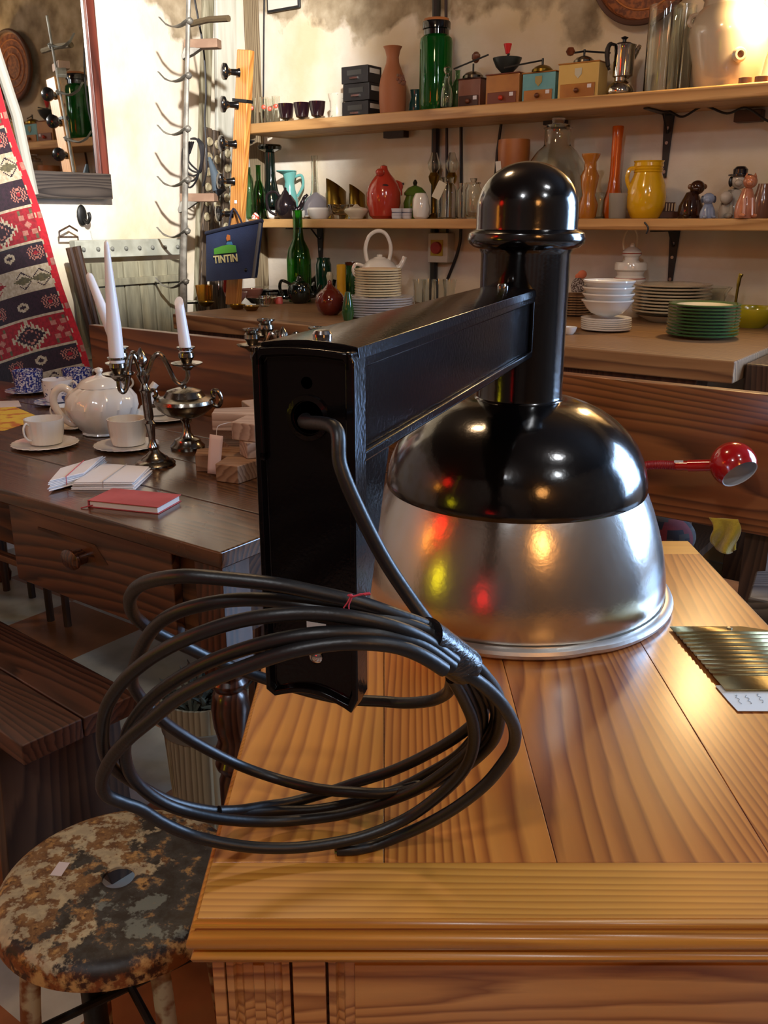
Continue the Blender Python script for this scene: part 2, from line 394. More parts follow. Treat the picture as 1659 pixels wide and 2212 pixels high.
# ================================================================ STREET LAMP
LX, LY = .193, 1.28
def black(name, rough, bs, bump):
    return M(name, '050506', rough, col2='0a0808', ns=5, bump=bump, bs=bs, coat=.6, crough=.12, spec=.5)
paint = black('glossy_black_paint', .16, 110, .12)
castp = M('black_cast_metal_paint', '060405', .16, col2='0a0707', ns=8, bump=.10, bs=260, spec=.3)
alu = M('brushed_aluminium', 'bdbab4', .23, col2='cfccc6', ns=3, bump=.12, bs=90, metal=1.0)
alu2 = M('dull_aluminium_rim', 'cfccc6', .42, col2='dedbd5', ns=8, metal=1.0, bump=.15, bs=120)
chrome = M('chrome_screw', 'd0d0d0', .12, metal=1)
rubber = M('black_rubber_cable', '111214', .42, bump=.1, bs=300, spec=.5)
e_ang = math.atan2(.36, .933)          # beam runs away from the camera and to the right
lamp = thing('street_lamp', 'black and aluminium industrial street lamp with a box arm standing on the pine desk', 'lamp', (LX, LY, DZ), -e_ang)
# local frame: +y from the wall plate to the head, z up from the desk
SEG = 96
mb = MB().lathe([(.2245, .0135), (.2265, .024), (.2255, .045), (.222, .066), (.217, .090), (.210, .115), (.2015, .140), (.192, .163), (.186, .175), (.184, .175), (.20, .14), (.2225, .05), (.2235, .0135)], seg=SEG)
refl = obj('reflector', mb, alu, lamp)
def dent(t, z, r):
    d = math.atan2(math.sin(t - math.radians(-50)), math.cos(t - math.radians(-50)))
    return 1 - .012 * math.exp(-(d / .09) ** 2)
mb = MB().lathe([(.224, .0035), (.2285, .0005), (.234, .001), (.238, .0045), (.239, .009), (.237, .0135), (.232, .0165), (.2275, .0165), (.2255, .0125), (.2235, .0135), (.2225, .009), (.224, .0035)], seg=SEG, mod=dent)
obj('rim', mb, alu2, refl)
mb = MB().lathe([(.186, .170), (.1885, .171), (.1895, .175), (.189, .182), (.186, .198), (.180, .2165), (.171, .2345), (.158, .2515), (.1415, .267), (.122, .280), (.100, .290), (.080, .2965), (.062, .299), (.050, .300)], seg=SEG)
obj('upper_bell', mb, paint, lamp)
mb = MB().lathe([(.0645, .2955), (.0635, .299), (.061, .3015), (.0605, .305), (.0605, .497), (.0635, .503), (.072, .5055), (.0775, .5105), (.0795, .517), (.0775, .5235), (.072, .5275), (.0685, .5285)], seg=72)
obj('neck', mb, paint, lamp)
capp = [(.0685, .528), (.068, .531), (.068, .555)] + [(.068 * math.cos(t), .555 + .060 * math.sin(t)) for t in [PI / 2 * i / 12 for i in range(1, 12)]] + [(0, .615)]
mb = MB().lathe(capp, seg=72)
obj('dome_cap', mb, paint, lamp)
# socket collar under the bell seen nowhere: skip
OX, Y0, Y1 = -.012, -.672, -.045
ZT, W = .452, .0405
# beam: box with recessed side panels
mb = MB()
bt, bb = ZT, ZT - .088
mb.box((OX, (Y0 + Y1) / 2 + .004, (bt + bb) / 2), (.068, Y1 - Y0 - .012, bt - bb - .006))
for sx_ in (-1, 1):
    x = OX + sx_ * (.034 + .0025)
    mb.box((x, (Y0 + Y1) / 2, bb + .0045), (.006, Y1 - Y0, .009))
    mb.box((x, (Y0 + Y1) / 2, bt - .0095), (.006, Y1 - Y0, .013))
    mb.box((x, Y1 - .006, (bt + bb) / 2), (.006, .012, bt - bb))
    mb.box((x, Y0 + .009, (bt + bb) / 2), (.006, .018, bt - bb - .002))
beam = obj('arm', mb, castp, lamp, bevel=.0022)
mb = MB()
n = 8; poly = [(-W - .0005, -.008), (-W + .001, .001)] + [(-W + .002 + (2 * W - .004) * i / n, .0015 + .003 * math.sin(PI * i / n)) for i in range(1, n)] + [(W - .001, .001), (W + .0005, -.008), (W - .002, -.008), (W - .003, -.002), (-W + .003, -.002), (-W + .002, -.008)]
Mx = Matrix(((1, 0, 0), (0, 0, 1), (0, 1, 0)))      # poly x->x, poly y->z, extrude->y
mb.prism(poly, Y0 + .012, Y1 + .012, Mx, (OX, 0, ZT))
obj('arm_cover', mb, castp, lamp, bevel=.0008)
for y in (Y0 + .035, Y1 - .03):
    mb = MB().lathe([(.0072, 0), (.0075, .003), (.006, .0055), (.0045, .006), (0, .006)], (OX + .001, y, ZT + .0035), 20)
    obj('screw', mb, chrome, lamp)
# wall plate: shallow tray with a raised border, scooped lower edge
PT, PB = ZT - .002, .163
def outl(i):    # outline inset by i, x right, z up
    pts = [(-W - .001 + i, PB + .004 + i), (-W - .001 + i, PT - .006 - i)]
    n = 10
    pts += [(-W + .003 + i + (2 * W - .006 - 2 * i) * k / n, PT - i + .002 * math.sin(PI * k / n)) for k in range(n + 1)]
    pts += [(W + .001 - i, PT - .006 - i), (W + .001 - i, PB + .010 + i), (W - .005 - i * .5, PB - .003 + i * 1.6)]
    pts += [(W - .011 - (2 * W - .018) * k / n, PB - .001 + i * 1.1 + .0085 * math.sin(PI * (.05 + .95 * k / n))) for k in range(n + 1)]
    return pts
A, B, C2, = outl(0), outl(.0045), outl(.0065)
mb = MB(); yb_, yf = Y0 + .022, Y0
def ringv(p, y): return [mb.bm.verts.new((OX + x, y, z)) for x, z in p]
rg = [ringv(A, yb_), ringv(A, yf + .001), ringv(outl(.001), yf), ringv(B, yf), ringv(C2, yf + .006)]
for a_, b_ in zip(rg, rg[1:]):
    for i in range(len(a_)): j = (i + 1) % len(a_); mb._f([a_[i], a_[j], b_[j], b_[i]])
def fill(r, flip=False):
    f = mb._f(r if not flip else r[::-1]);
fill(rg[-1]); fill(rg[0], True)
plate = obj('wall_plate', mb, castp, lamp, bevel=.0007)
hz = ZT - .052
mb = MB().lathe([(.0175, .0), (.0172, .003), (.0135, .0035), (.0130, .0005), (.0125, -.0005)], (OX + .002, Y0 + .0065, hz), 32, mat=Matrix.Rotation(PI / 2, 3, 'X'))
obj('cable_bushing', mb, castp, plate)
mb = MB().lathe([(0, .0009), (.0124, .0009)], (OX + .002, Y0 + .0065, hz), 32, mat=Matrix.Rotation(PI / 2, 3, 'X'))
mb.lathe([(0, .0007), (.0046, .0007), (.0046, 0)], (OX + .001, Y0 + .0065, ZT - .026), 20, mat=Matrix.Rotation(PI / 2, 3, 'X'))
obj('hole', mb, M('hole_shade_black', '000000', 1, spec=0), plate)  # flat black discs paint the dark inside the plate's holes
mb = MB().lathe([(.0062, 0), (.006, .002), (.004, .0035), (0, .0038)], (OX + .003, Y0 + .0065, PB + .040), 20, mat=Matrix.Rotation(PI / 2, 3, 'X'))
obj('rivet', mb, chrome, plate)
# diagonal web behind the plate
mb = MB()
Mz = Matrix(((0, 0, 1), (1, 0, 0), (0, 1, 0)))
mb.prism([(Y0 + .018, bb + .004), (Y0 + .018, PB + .022), (Y0 + .028, PB + .022), (Y0 + .095, bb + .004)], -.034, .034, Mz, (OX, 0, 0))
obj('gusset', mb, castp, lamp, bevel=.002)
lampM = Matrix.Translation((LX, LY, DZ)) @ Matrix.Rotation(-e_ang, 4, 'Z')
# ================================================================ CABLE (traced strands; own depth per point)
def Z7(x, y): return (200 + .5666 * x, 1220 + .5666 * y)
def strand(pts, n=7):
    out = []
    for q in pts:
        x, y, Y = q
        px, py = Z7(x, y); p = cast(px, py, Y=Y)
        if p.x > DX0 - .01 and p.y > DY0 - .01 and p.z < DZ + .0048:
            p = cast(px, py, z=DZ + .0048)
        out.append(p)
    return catmull(out, n)
def zz(px, py): return ((px - 200) / .5666, (py - 1220) / .5666)
hp = lampM @ Vector((OX + .003, Y0 + .02, hz - .001))
st0 = [hp, lampM @ Vector((OX + .003, Y0 - .004, hz - .001))]
for px, py, Y in ((724, 925, .612), (735, 1005, .60), (775, 1102, .595), (828, 1205, .592), (880, 1285, .588), (928, 1350, .582), (965, 1388, .580)): st0.append(cast(px, py, Y=Y))
strands = [catmull(st0, 7)]
strands.append(strand([(1395, 330, .585), (1290, 245, .575), (1150, 190, .565), (1000, 140, .56), (850, 105, .56), (700, 75, .56), (500, 53, .565), (350, 43, .57), (235, 58, .585), (170, 85, .60), (142, 135, .62), (160, 195, .645), (225, 248, .665), (300, 288, .68), (370, 320, .69), (440, 354, .70), (520, 385, .71), (620, 422, .72), (740, 460, .725), (930, 508, .725), (1115, 522, .72), (1200, 527, .71), (1295, 517, .69), (1352, 488, .665), (1368, 450, .63), (1370, 400, .60)]))
strands.append(strand([(1400, 350, .575), (1290, 265, .568), (1150, 215, .562), (1000, 190, .56), (850, 163, .565), (700, 136, .57), (560, 133, .575), (430, 150, .58), (320, 182, .59), (240, 235, .605), (185, 320, .625), (150, 430, .65), (175, 495, .665), (250, 580, .68), (330, 640, .70), (430, 700, .72), (560, 765, .74), (700, 815, .74), (850, 853, .72), (1000, 868, .71), (1120, 870, .71), (1250, 838, .72), (1345, 800, .72), (1420, 755, .70), (1490, 680, .68), (1535, 600, .66), (1530, 520, .64), (1480, 440, .62), (1400, 360, .60)]))
strands.append(strand([(1380, 370, .565), (1270, 290, .555), (1150, 238, .545), (1000, 202, .54), (850, 186, .54), (700, 192, .54), (550, 216, .545), (400, 265, .55), (280, 320, .56), (180, 386, .57), (100, 465, .58), (50, 555, .59), (38, 660, .60), (60, 760, .615), (110, 840, .63), (200, 905, .64), (300, 945, .65), (430, 985, .66), (560, 995, .67), (700, 1000, .68), (700, 998, .68)][:-2] + [(640, 925, .73), (850, 880, .745), (1000, 832, .74), (1150, 782, .73), (1290, 715, .715), (1400, 645, .695), (1480, 560, .67), (1490, 480, .645), (1420, 390, .61)] if False else [(1380, 370, .565), (1270, 290, .555), (1150, 238, .545), (1000, 202, .54), (850, 186, .54), (700, 192, .54), (550, 216, .545), (400, 265, .55), (280, 320, .56), (180, 386, .57), (100, 465, .58), (50, 555, .59), (38, 660, .60), (55, 740, .615), (100, 790, .635), (190, 850, .655), (300, 905, .675), (430, 936, .695), (560, 945, .715), (700, 938, .73), (850, 934, .735), (1000, 905, .735), (1150, 860, .735), (1290, 790, .72), (1400, 720, .70), (1480, 620, .675), (1480, 530, .65), (1430, 440, .625), (1370, 370, .60)]))
strands.append(strand([(1370, 390, .56), (1250, 310, .55), (1100, 268, .54), (950, 260, .535), (800, 270, .535), (650, 300, .54), (500, 348, .55), (380, 403, .56), (260, 480, .575), (180, 560, .59), (130, 650, .605), (125, 740, .62), (155, 815, .635), (230, 885, .65), (330, 933, .665), (480, 968, .68), (650, 980, .70), (800, 972, .71), (950, 952, .71), (1100, 910, .71), (1250, 850, .70), (1380, 760, .685), (1450, 690, .67), (1465, 600, .655), (1435, 510, .63), (1390, 430, .605), (1340, 370, .585)]))
strands.append(strand([(1340, 400, .548), (1260, 350, .54), (1160, 312, .535), (1030, 298, .53), (900, 304, .53), (750, 332, .53), (600, 382, .535), (450, 442, .54), (330, 505, .55), (230, 585, .56), (140, 660, .57), (70, 740, .585), (36, 820, .60), (50, 875, .61), (110, 905, .62), (180, 930, .63), (260, 980, .64), (350, 1022, .65), (450, 1052, .655), (600, 1076, .66), (750, 1080, .665), (900, 1064, .67), (1050, 1030, .675), (1200, 965, .68), (1320, 880, .675), (1410, 790, .665), (1450, 700, .655), (1450, 600, .64), (1415, 510, .62), (1370, 430, .60)]))
strands.append(strand([(1360, 340, .60), (1440, 370, .605), (1500, 430, .615), (1545, 500, .63), (1552, 590, .65), (1520, 690, .67), (1440, 770, .69), (1320, 835, .70), (1200, 880, .71), (1080, 902, .72), (940, 875, .735), (1000, 832, .74), (1150, 782, .73), (1290, 715, .715), (1400, 645, .695), (1470, 570, .67), (1480, 500, .64), (1400, 390, .60)][::1] if False else [(1360, 340, .60), (1440, 370, .605), (1500, 430, .615), (1545, 500, .63), (1552, 590, .65), (1520, 680, .67), (1420, 770, .69), (1300, 830, .70), (1180, 868, .71), (1060, 880, .72)]))
strands.append(strand([(480, 940, .70), (560, 936, .715), (650, 922, .73), (760, 905, .74), (880, 872, .745), (1000, 832, .74), (1150, 782, .73), (1290, 715, .715), (1410, 640, .695), (1490, 560, .67), (1495, 490, .64), (1440, 410, .61), (1380, 360, .59)]))
strands.append(strand([(1350, 370, .575), (1440, 425, .58), (1510, 478, .59), (1570, 545, .60), (1608, 620, .615), (1605, 690, .63), (1570, 750, .64), (1500, 835, .65), (1400, 915, .66), (1300, 975, .67), (1200, 1022, .68), (1080, 1068, .69), (1000, 1085, .69), (932, 1087, .69)]))
mb = MB()
for s_ in strands: mb.tube(s_, .0051, 12)
cable = obj('cable', mb, rubber); tag(cable, 'thick black rubber cable coiled in front of the street lamp arm', 'cable')
end = strands[-1][-1]; dv = (strands[-1][-1] - strands[-1][-3]).normalized()
mb = MB()
for k, c in ((0, 0), (1, 1), (2, 2)):
    mb.mi = k; o_ = Vector((0, math.cos(k * 2.1), math.sin(k * 2.1))) * .0018; mb.tube([end - dv * .004 + o_, end + dv * .0022 + o_], .0014, 8)
obj('wire_core', mb, [M('core_blue', '3f6fa8', .5), M('core_brown', '5a3a2a', .5), M('core_green', '6f8a4a', .5)], cable)
# tape
ta, tb_ = cast(*Z7(1262, 272), Y=.568), cast(*Z7(1415, 385), Y=.592)
mb = MB(); tp = [ta + (tb_ - ta) * (i / 14) for i in range(15)]
axis = (tb_ - ta).normalized()
mb.tube(tp, [.0168 + .00015 * math.sin(i * 2.1) for i in range(15)], 26, flat=.85)
obj('tape_band', mb, M('shiny_black_tape', '0a0a0c', .3, bump=.6, bs=150, st=(1, 1, 3), coat=.2), cable, sharp=60)
# red string
ks = lambda x, y, Y=.545: cast(560 + x * .2049, 1240 + y * .2049, Y=Y)
mb = MB()
mb.tube(catmull([ks(890, 355), ks(930, 300), ks(960, 235), ks(940, 215)], 6), .0005, 6)
mb.tube(catmull([ks(950, 390), ks(945, 330), ks(975, 250), ks(970, 225)], 6), .0005, 6)
mb.tube(catmull([ks(930, 222), ks(985, 240), ks(1060, 213), ks(1110, 212), ks(1170, 205)], 6), [.0006] * 18 + [.001] * 8, 6)
mb.tube(catmull([ks(970, 235), ks(1060, 222), ks(1120, 205), ks(1175, 215)], 6), .0006, 6)
mb.tube(catmull([ks(890, 355), ks(905, 395, .548), ks(925, 420, .55)], 6), .0005, 6)
mb.ball(ks(968, 228), .0012)
tag(obj('string', mb, M('red_string', 'b5384a', .8)), 'short red string knotted round the upper cable loops', 'string')
# small white label on the plate
mb = MB().box((0, 0, 0), (.017, .0006, .014)); o = obj('paper_label', mb, M('grubby_white_paper', 'b5b2ab', .7), None)
pc = lampM @ Vector((OX + .004, Y0 + .0058, .226)); o.location = pc; o.rotation_euler = (0, 0, -e_ang)
tag(o, 'small white paper sticker on the black wall plate behind the cable loops', 'sticker')

# ================================================================ BRASS GRATER PLATE AND NOTE
brass = M('aged_brass_plate', 'b5a67c', .38, col2='94845a', ns=14, metal=1, bump=.15, bs=90)
def dsk(px, py, z=DZ): return cast(px, py, z=z)
zb = DZ + .004
q0, q1, q2 = dsk(1447, 1354, zb), dsk(1568, 1491, zb), dsk(1700, 1491, zb)
q3 = dsk(1605, 1353, zb)
bx, by, bw = q0, q1 - q0, .0
bp = thing('grooved_plate', 'slanted brass plate with raised ridges lying on the desk beside the lamp', 'plate', q0)
u = Vector((1, 0, 0)); vlen = (q1 - q0)
mb = MB(); nv = 104; nu = 2
xr = lambda v: (dsk(1700, 1400, zb).x + .02 - (q0 + vlen * v).x)
def gf(uu, vv):
    base = vlen * vv
    h = 0
    if .10 < vv < .83: h = .0022 * max(0, math.sin((vv - .10) / .73 * PI * 11 * 2)) 
    if uu in (0,): h *= 1
    wd = xr(vv) if vv > .12 else xr(vv) - (.12 - vv) * .45
    return base + u * (wd * uu) + Vector((0, 0, h))
mb.grid(gf, nu, nv)
obj('ridged_sheet', mb, brass, bp, solid=.0014)
mb = MB().lathe([(0, 0), (.004, 0), (.004, .002), (0, .003)], dsk(1575, 1358, zb) - q0, 16)
obj('rivet', mb, M('worn_steel', '9a968c', .35, metal=1), bp)
ink = M('faded_ink', '5a6470', .8)
pap = M('white_note_paper', 'd9dcd8', .75)
a0, a1, a2, a3, a4 = dsk(1545, 1480, DZ + .002), dsk(1572, 1512, DZ + .002), dsk(1594, 1532, DZ + .004), dsk(1720, 1534, DZ + .003), dsk(1720, 1480, DZ + .002)
mb = MB(); mb.prism([(p.x, p.y) for p in (a0, a1, a2, a3, a4)], DZ + .0012, DZ + .0018)
note = obj('note', mb, pap); tag(note, 'white handwritten paper note sticking out from under the brass plate', 'note')
mb = MB()
for i, (px, py) in enumerate(((1588, 1500), (1610, 1500), (1636, 1498))):
    pts = [dsk(px + j * 1.6 + 3 * math.sin(j * 1.9 + i), py + 2.6 * j + 1.5 * math.cos(j * 2.7), DZ + .0022) for j in range(9)]
    mb.tube(catmull(pts, 3), .00022, 4)
obj('handwriting', mb, ink, note)
# ================================================================ RUSTY STOOL
def rustmat():
    m, t, p = newmat('flaking_painted_steel'); N, L = t.nodes, t.links
    tc = N.new('ShaderNodeTexCoord')
    def noise(sc, d, off): 
        mp = N.new('ShaderNodeMapping'); mp.inputs['Location'].default_value = off; L.new(tc.outputs['Object'], mp.inputs[0])
        n = N.new('ShaderNodeTexNoise'); n.inputs['Scale'].default_value = sc; n.inputs['Detail'].default_value = d; n.inputs['Roughness'].default_value = .62; L.new(mp.outputs[0], n.inputs['Vector']); return n.outputs['Fac']
    def step(src, lo, hi):
        r = N.new('ShaderNodeMapRange'); r.inputs['From Min'].default_value = lo; r.inputs['From Max'].default_value = hi; L.new(src, r.inputs[0]); return r.outputs[0]
    def mix(f, a, b):
        x = N.new('ShaderNodeMixRGB'); L.new(f, x.inputs[0])
        for i, v in ((1, a), (2, b)):
            if isinstance(v, str): x.inputs[i].default_value = H(v)
            else: L.new(v, x.inputs[i])
        return x.outputs[0]
    big = noise(13, 9, (0, 0, 0)); mid = noise(36, 9, (4, 1, 2)); fine = noise(60, 6, (1, 7, 3)); b2 = noise(8, 8, (9, 3, 5))
    paintc = mix(step(fine, .45, .6), 'a09a82', 'b5ae90')
    rust = mix(step(fine, .4, .65), '5e4026', '8a6a42')
    dark = mix(step(mid, .42, .6), '221e1c', '3c4042')
    c = mix(step(mid, .47, .51), paintc, rust)
    sx = N.new('ShaderNodeSeparateXYZ'); L.new(tc.outputs['Object'], sx.inputs[0])
    ad = N.new('ShaderNodeMath'); ad.operation = 'MULTIPLY_ADD'; ad.inputs[1].default_value = 1.2; L.new(sx.outputs['X'], ad.inputs[0]); L.new(big, ad.inputs[2])
    ad2 = N.new('ShaderNodeMath'); ad2.operation = 'MULTIPLY_ADD'; ad2.inputs[1].default_value = -.55; L.new(sx.outputs['Y'], ad2.inputs[0]); L.new(ad.outputs[0], ad2.inputs[2])
    dk = step(ad2.outputs[0], .47, .50)
    c = mix(dk, c, dark)
    c = mix(step(b2, .60, .62), c, '6d7a78')
    # rust on the rolled edge (by height)
    ed = N.new('ShaderNodeMath'); ed.operation = 'MULTIPLY_ADD'; ed.inputs[1].default_value = -14; L.new(sx.outputs['Z'], ed.inputs[0]); L.new(mid, ed.inputs[2])
    er = step(ed.outputs[0], .56, .66)
    rust2 = mix(step(mid, .46, .58), '7a4218', 'b8955c'); rust3 = mix(step(fine, .5, .6), rust2, '3a1e10')
    c = mix(er, c, rust3)
    L.new(c, p.inputs['Base Color'])
    rr = N.new('ShaderNodeMapRange'); rr.inputs['To Min'].default_value = .3; rr.inputs['To Max'].default_value = .7; L.new(mid, rr.inputs[0]); L.new(rr.outputs[0], p.inputs['Roughness'])
    bp_ = N.new('ShaderNodeBump'); bp_.inputs['Strength'].default_value = .6; bp_.inputs['Distance'].default_value = .0012; L.new(mid, bp_.inputs['Height']); L.new(bp_.outputs[0], p.inputs['Normal'])
    setp(p, metal=.15)
    return m
rust = rustmat()
SX, SY, SZ = -.362, 1.018, .45
stool = thing('stool', 'round metal stool with flaking cream paint and rust, tucked against the pine desk', 'stool', (SX, SY, SZ))
R_ = .163
mb = MB().lathe([(.0215, -.006), (.0215, -.002), (.024, -.0005), (.03, 0), (.10, .0005), (.14, 0), (.150, -.003), (.158, -.009), (.1625, -.018), (.163, -.034), (.1595, -.034), (.159, -.018), (.15, -.008), (.13, -.0035), (.03, -.0035), (.0215, -.006)], seg=80)
obj('seat', mb, rust, stool)
legm = M('rusty_cream_leg', 'a79c7c', .45, col2='6e3f1a', ns=22, ramp=(.46, .54), bump=.4, bs=70, metal=.1)
for a_ in (-55, -128, 125, 55):
    t = math.radians(a_); d = Vector((math.cos(t), math.sin(t), 0))
    pts = [d * .125 + Vector((0, 0, -.012)), d * .138 + Vector((0, 0, -.05)), d * .150 + Vector((0, 0, -.15)), d * .175 + Vector((0, 0, -.448))]
    obj('leg', MB().tube(catmull(pts, 5), .0135, 12, flat=.7), legm, stool)
blk = M('black_iron', '141312', .5, bump=.2, bs=80, metal=.3)
mb = MB()
for a_ in (-55 + 0, 35):
    t = math.radians(a_); d = Vector((math.cos(t), math.sin(t), 0)) * .155
    mb.tube([d + Vector((0, 0, -.19)), -d + Vector((0, 0, -.19))], .006, 8)
obj('brace', mb, blk, stool)
obj('screw_post', MB().lathe([(0, -.15), (.020, -.15), (.022, -.16), (.017, -.17), (.017, -.34), (.024, -.36), (0, -.37)], (-.05, -.01, 0), 24), blk, stool)
lp_ = cast(130, 1877, z=SZ + .001); ln = (cast(145, 1857, z=SZ) - cast(118, 1897, z=SZ))
mb = MB().box((0, 0, 0), (.016, .027, .0006)); o = obj('price_sticker', mb, M('pale_sticker', 'cfcdd6', .6)); o.location = lp_; o.rotation_euler = (0, 0, math.atan2(ln.y, ln.x) - PI / 2)
tag(o, 'small white price sticker on the rusty stool seat', 'sticker')
# ================================================================ LOW BENCH (left foreground)
bw_ = wood('dark_bench_boards', '2a1710', '47291a', '573524', 'X', 1.6, .4, .2, 4, (.2, 0, 0), .3, 14)
bnx = thing('bench', 'low dark wooden plank bench in the left foreground beside the rusty stool', 'bench', (-.473, 1.523, 0), math.radians(180 - 40))
# local +x runs away to the left along the bench, +y is to the viewer's side
mb = MB()
mb.box((.80, .058, .43), (1.62, .114, .04)); mb.box((.80, .176, .43), (1.62, .116, .04))
obj('seat', mb, bw_, bnx, bevel=.003)
mb = MB().prism([(-.005, .41), (.24, .41), (.26, .0), (.19, .0), (.16, .12), (.08, .12), (.05, 0), (-.02, 0)][::-1], 0, .03, Matrix(((0, 0, 1), (1, 0, 0), (0, 1, 0))), (.07, 0, 0))
obj('leg', mb, dark_wood, bnx, bevel=.002)
mb = MB().prism([(-.005, .41), (.24, .41), (.26, .0), (.19, .0), (.16, .12), (.08, .12), (.05, 0), (-.02, 0)][::-1], 0, .03, Matrix(((0, 0, 1), (1, 0, 0), (0, 1, 0))), (1.45, 0, 0))
obj('leg', mb, dark_wood, bnx, bevel=.002)
mb = MB().box((.78, .20, .36), (1.4, .02, .09)).box((.78, .03, .36), (1.4, .02, .09))
obj('rail', mb, dark_wood, bnx)

# ================================================================ placing things measured in picture units
class At:
    def __init__(s, px, py=None, z=.76, b=None, dz=0):
        s.P = on(px, b, z) if b is not None else cast(px, py, z=z)
        s.s, s.sv = scl(s.P); s.P = s.P + Vector((0, 0, dz)); s.t = None; s.rz = 0
    def thing(s, name, label, cat, group=None, rz=0, rot=None):
        s.t = thing(name, label, cat, s.P, rz, group, rot); s.rz = rz; return s.t
    lift = 0
    def pt(s, x, z, y=0): return Vector((x * s.s, y * s.s, (z + s.lift) * s.sv))
    def done(s, name, mb, mat, label=None, cat=None, group=None, rz=0, parent=None, **k):
        if parent is not None: return obj(name, mb, mat, parent, **k)
        if s.t is not None: return obj(name, mb, mat, s.t, **k)
        o = obj(name, mb, mat, None, s.P, rz, **k); return tag(o, label, cat, group)
    def lathe(s, name, prof, mat, label=None, cat=None, group=None, seg=32, wall=0, mod=None, parent=None, c=(0, 0), rz=0, **k):
        p = P([(r, z + (s.lift if z > .5 else 0)) for r, z in prof], s.s, s.sv)
        if wall: p = shell(p, wall * s.s)
        mb = MB().lathe(p, (c[0] * s.s, c[1] * s.s, 0), seg, mod)
        return s.done(name, mb, mat, label, cat, group, rz, parent, **k)
    def tube(s, name, pts, r, mat, label=None, cat=None, group=None, parent=None, n=6, seg=8, flat=1, **k):
        q = catmull([s.pt(*p) for p in pts], n) if n > 1 else [s.pt(*p) for p in pts]
        rr = [v * s.s for v in r] if isinstance(r, (list, tuple)) else r * s.s
        return s.done(name, MB().tube(q, rr, seg, flat=flat), mat, label, cat, group, 0, parent, **k)
# ---------------------------------------------------------------- shared materials
white_c = M('white_glazed_china', 'dcdad4', .12, coat=.5, crough=.05)
cream_c = M('cream_glazed_china', 'd8cfb8', .2, coat=.4, crough=.08)
silver = M('tarnished_silver', '9c968c', .2, col2='4e463e', ns=30, ramp=(.35, .75), metal=1, bump=.2, bs=120)
wax = M('white_wax', 'e6e6e8', .35, sss=.15)
blue_c = M('blue_transfer_china', 'c9cfe0', .12, col2='1f2f86', ns=170, ramp=(.42, .52), coat=.5)
blue_s = M('blue_white_saucer_glaze', 'd4d8e4', .12, col2='5f73b4', ns=60, ramp=(.45, .6), coat=.5)
tableX = wood('dark_table_boards', '24120a', '46280f', '5d3a1c', 'X', 1.2, .55, 0, 4, (.1, .3, 0), .2, 12, .12)
tableZ = wood('dark_turned_wood', '1e0e08', '3c1f10', '54301b', 'Z', 1.4, .28, .5, 4, (0, 0, 0), .15, 12, .12)
# ================================================================ DARK TABLE
TZ = .76
tc_a, tc_b = toab(Vector((-.280, 1.445, 0)))
TW, TL = .78, 2.02
tbl = thing('table', 'long dark wooden table with a drawer, set with tea things and candlesticks', 'table', RL(tc_a - TL / 2, tc_b + TW / 2, 0), TH)
mb = MB()
for i in range(4): mb.box((0, -TW / 2 + TW / 4 * (i + .5), TZ - .016), (TL, TW / 4 - .001, .032))
obj('table_top', mb, wood('polished_table_boards', '24120a', '46280f', '5d3a1c', 'X', 1.2, .26, .5, 4, (.1, .3, 0), .1, 12, .16), tbl, bevel=.004)
ax, ay = TL / 2 - .055, TW / 2 - .055
mb = MB()
mb.box((0, ay, TZ - .032 - .085), (2 * ax, .022, .17)); mb.box((ax, 0, TZ - .117), (.022, 2 * ay, .17)); mb.box((-ax, 0, TZ - .117), (.022, 2 * ay, .17))
mb.box((0, -ay, TZ - .045), (2 * ax, .022, .026)); mb.box((0, -ay, TZ - .195), (2 * ax, .022, .015)); mb.box((-ax + .35, -ay, TZ - .117), (.7, .022, .17))
mb.box((ax - .09, -ay, TZ - .117), (.13, .022, .17)); mb.box((0, -ay + .1, TZ - .13), (1.2, .1, .12))
obj('apron', mb, tableX, tbl, bevel=.002)
# drawer: local x from the corner
dA = cast(25, 1090, b=tc_b + .03); dB = cast(378, 1215, b=tc_b + .03)
da0, da1 = toab(dA)[0] - (tc_a - TL / 2), toab(dB)[0] - (tc_a - TL / 2)
zt_, zb_ = TZ - .040, TZ - .215
dr = obj('drawer', MB().box(((da0 + da1) / 2, -ay - .022, (zt_ + zb_) / 2), (da1 - da0, .022, zt_ - zb_)).box(((da0 + da1) / 2, -ay + .1, (zt_ + zb_) / 2 - .01), (da1 - da0 - .03, .24, zt_ - zb_ - .03)), wood('drawer_front_wood', '26120a', '4c2a14', '633d20', 'X', 1.0, .3, .4, 5, (.5, .1, .9), .2, 18), tbl, bevel=.003)
mb = MB().lathe([(0, -.012), (.016, -.012), (.016, .006), (.021, .012), (.021, .017), (.012, .022), (0, .023)], (da0 + (da1 - da0) * .47, -ay - .045, (zt_ + zb_) / 2 + .02), 24, mat=Matrix.Rotation(PI / 2, 3, 'X'), sx=1.4)
obj('knob', mb, tableZ, dr)
kx = da0 + (da1 - da0) * .47
mb = MB().prism([(kx - .14, .035), (kx + .05, .035), (kx + .085, 0), (kx + .05, -.01), (kx + .04, .026), (kx - .14, .029)], -ay - .0345, -ay - .030, Matrix(((1, 0, 0), (0, 0, 1), (0, 1, 0))), (0, 0, (zt_ + zb_) / 2 + .02))
obj('inlay_patch', mb, tableX, dr)
legp = [(.028, 0), (.034, .03), (.026, .05), (.029, .10), (.030, .26), (.024, .278), (.033, .288), (.036, .298), (.030, .310), (.026, .318), (.035, .328), (.030, .340), (.027, .35), (.034, .38), (.037, .42), (.033, .448), (.026, .458), (.034, .466), (.037, .475), (.030, .486), (.034, .496), (.030, .505)]
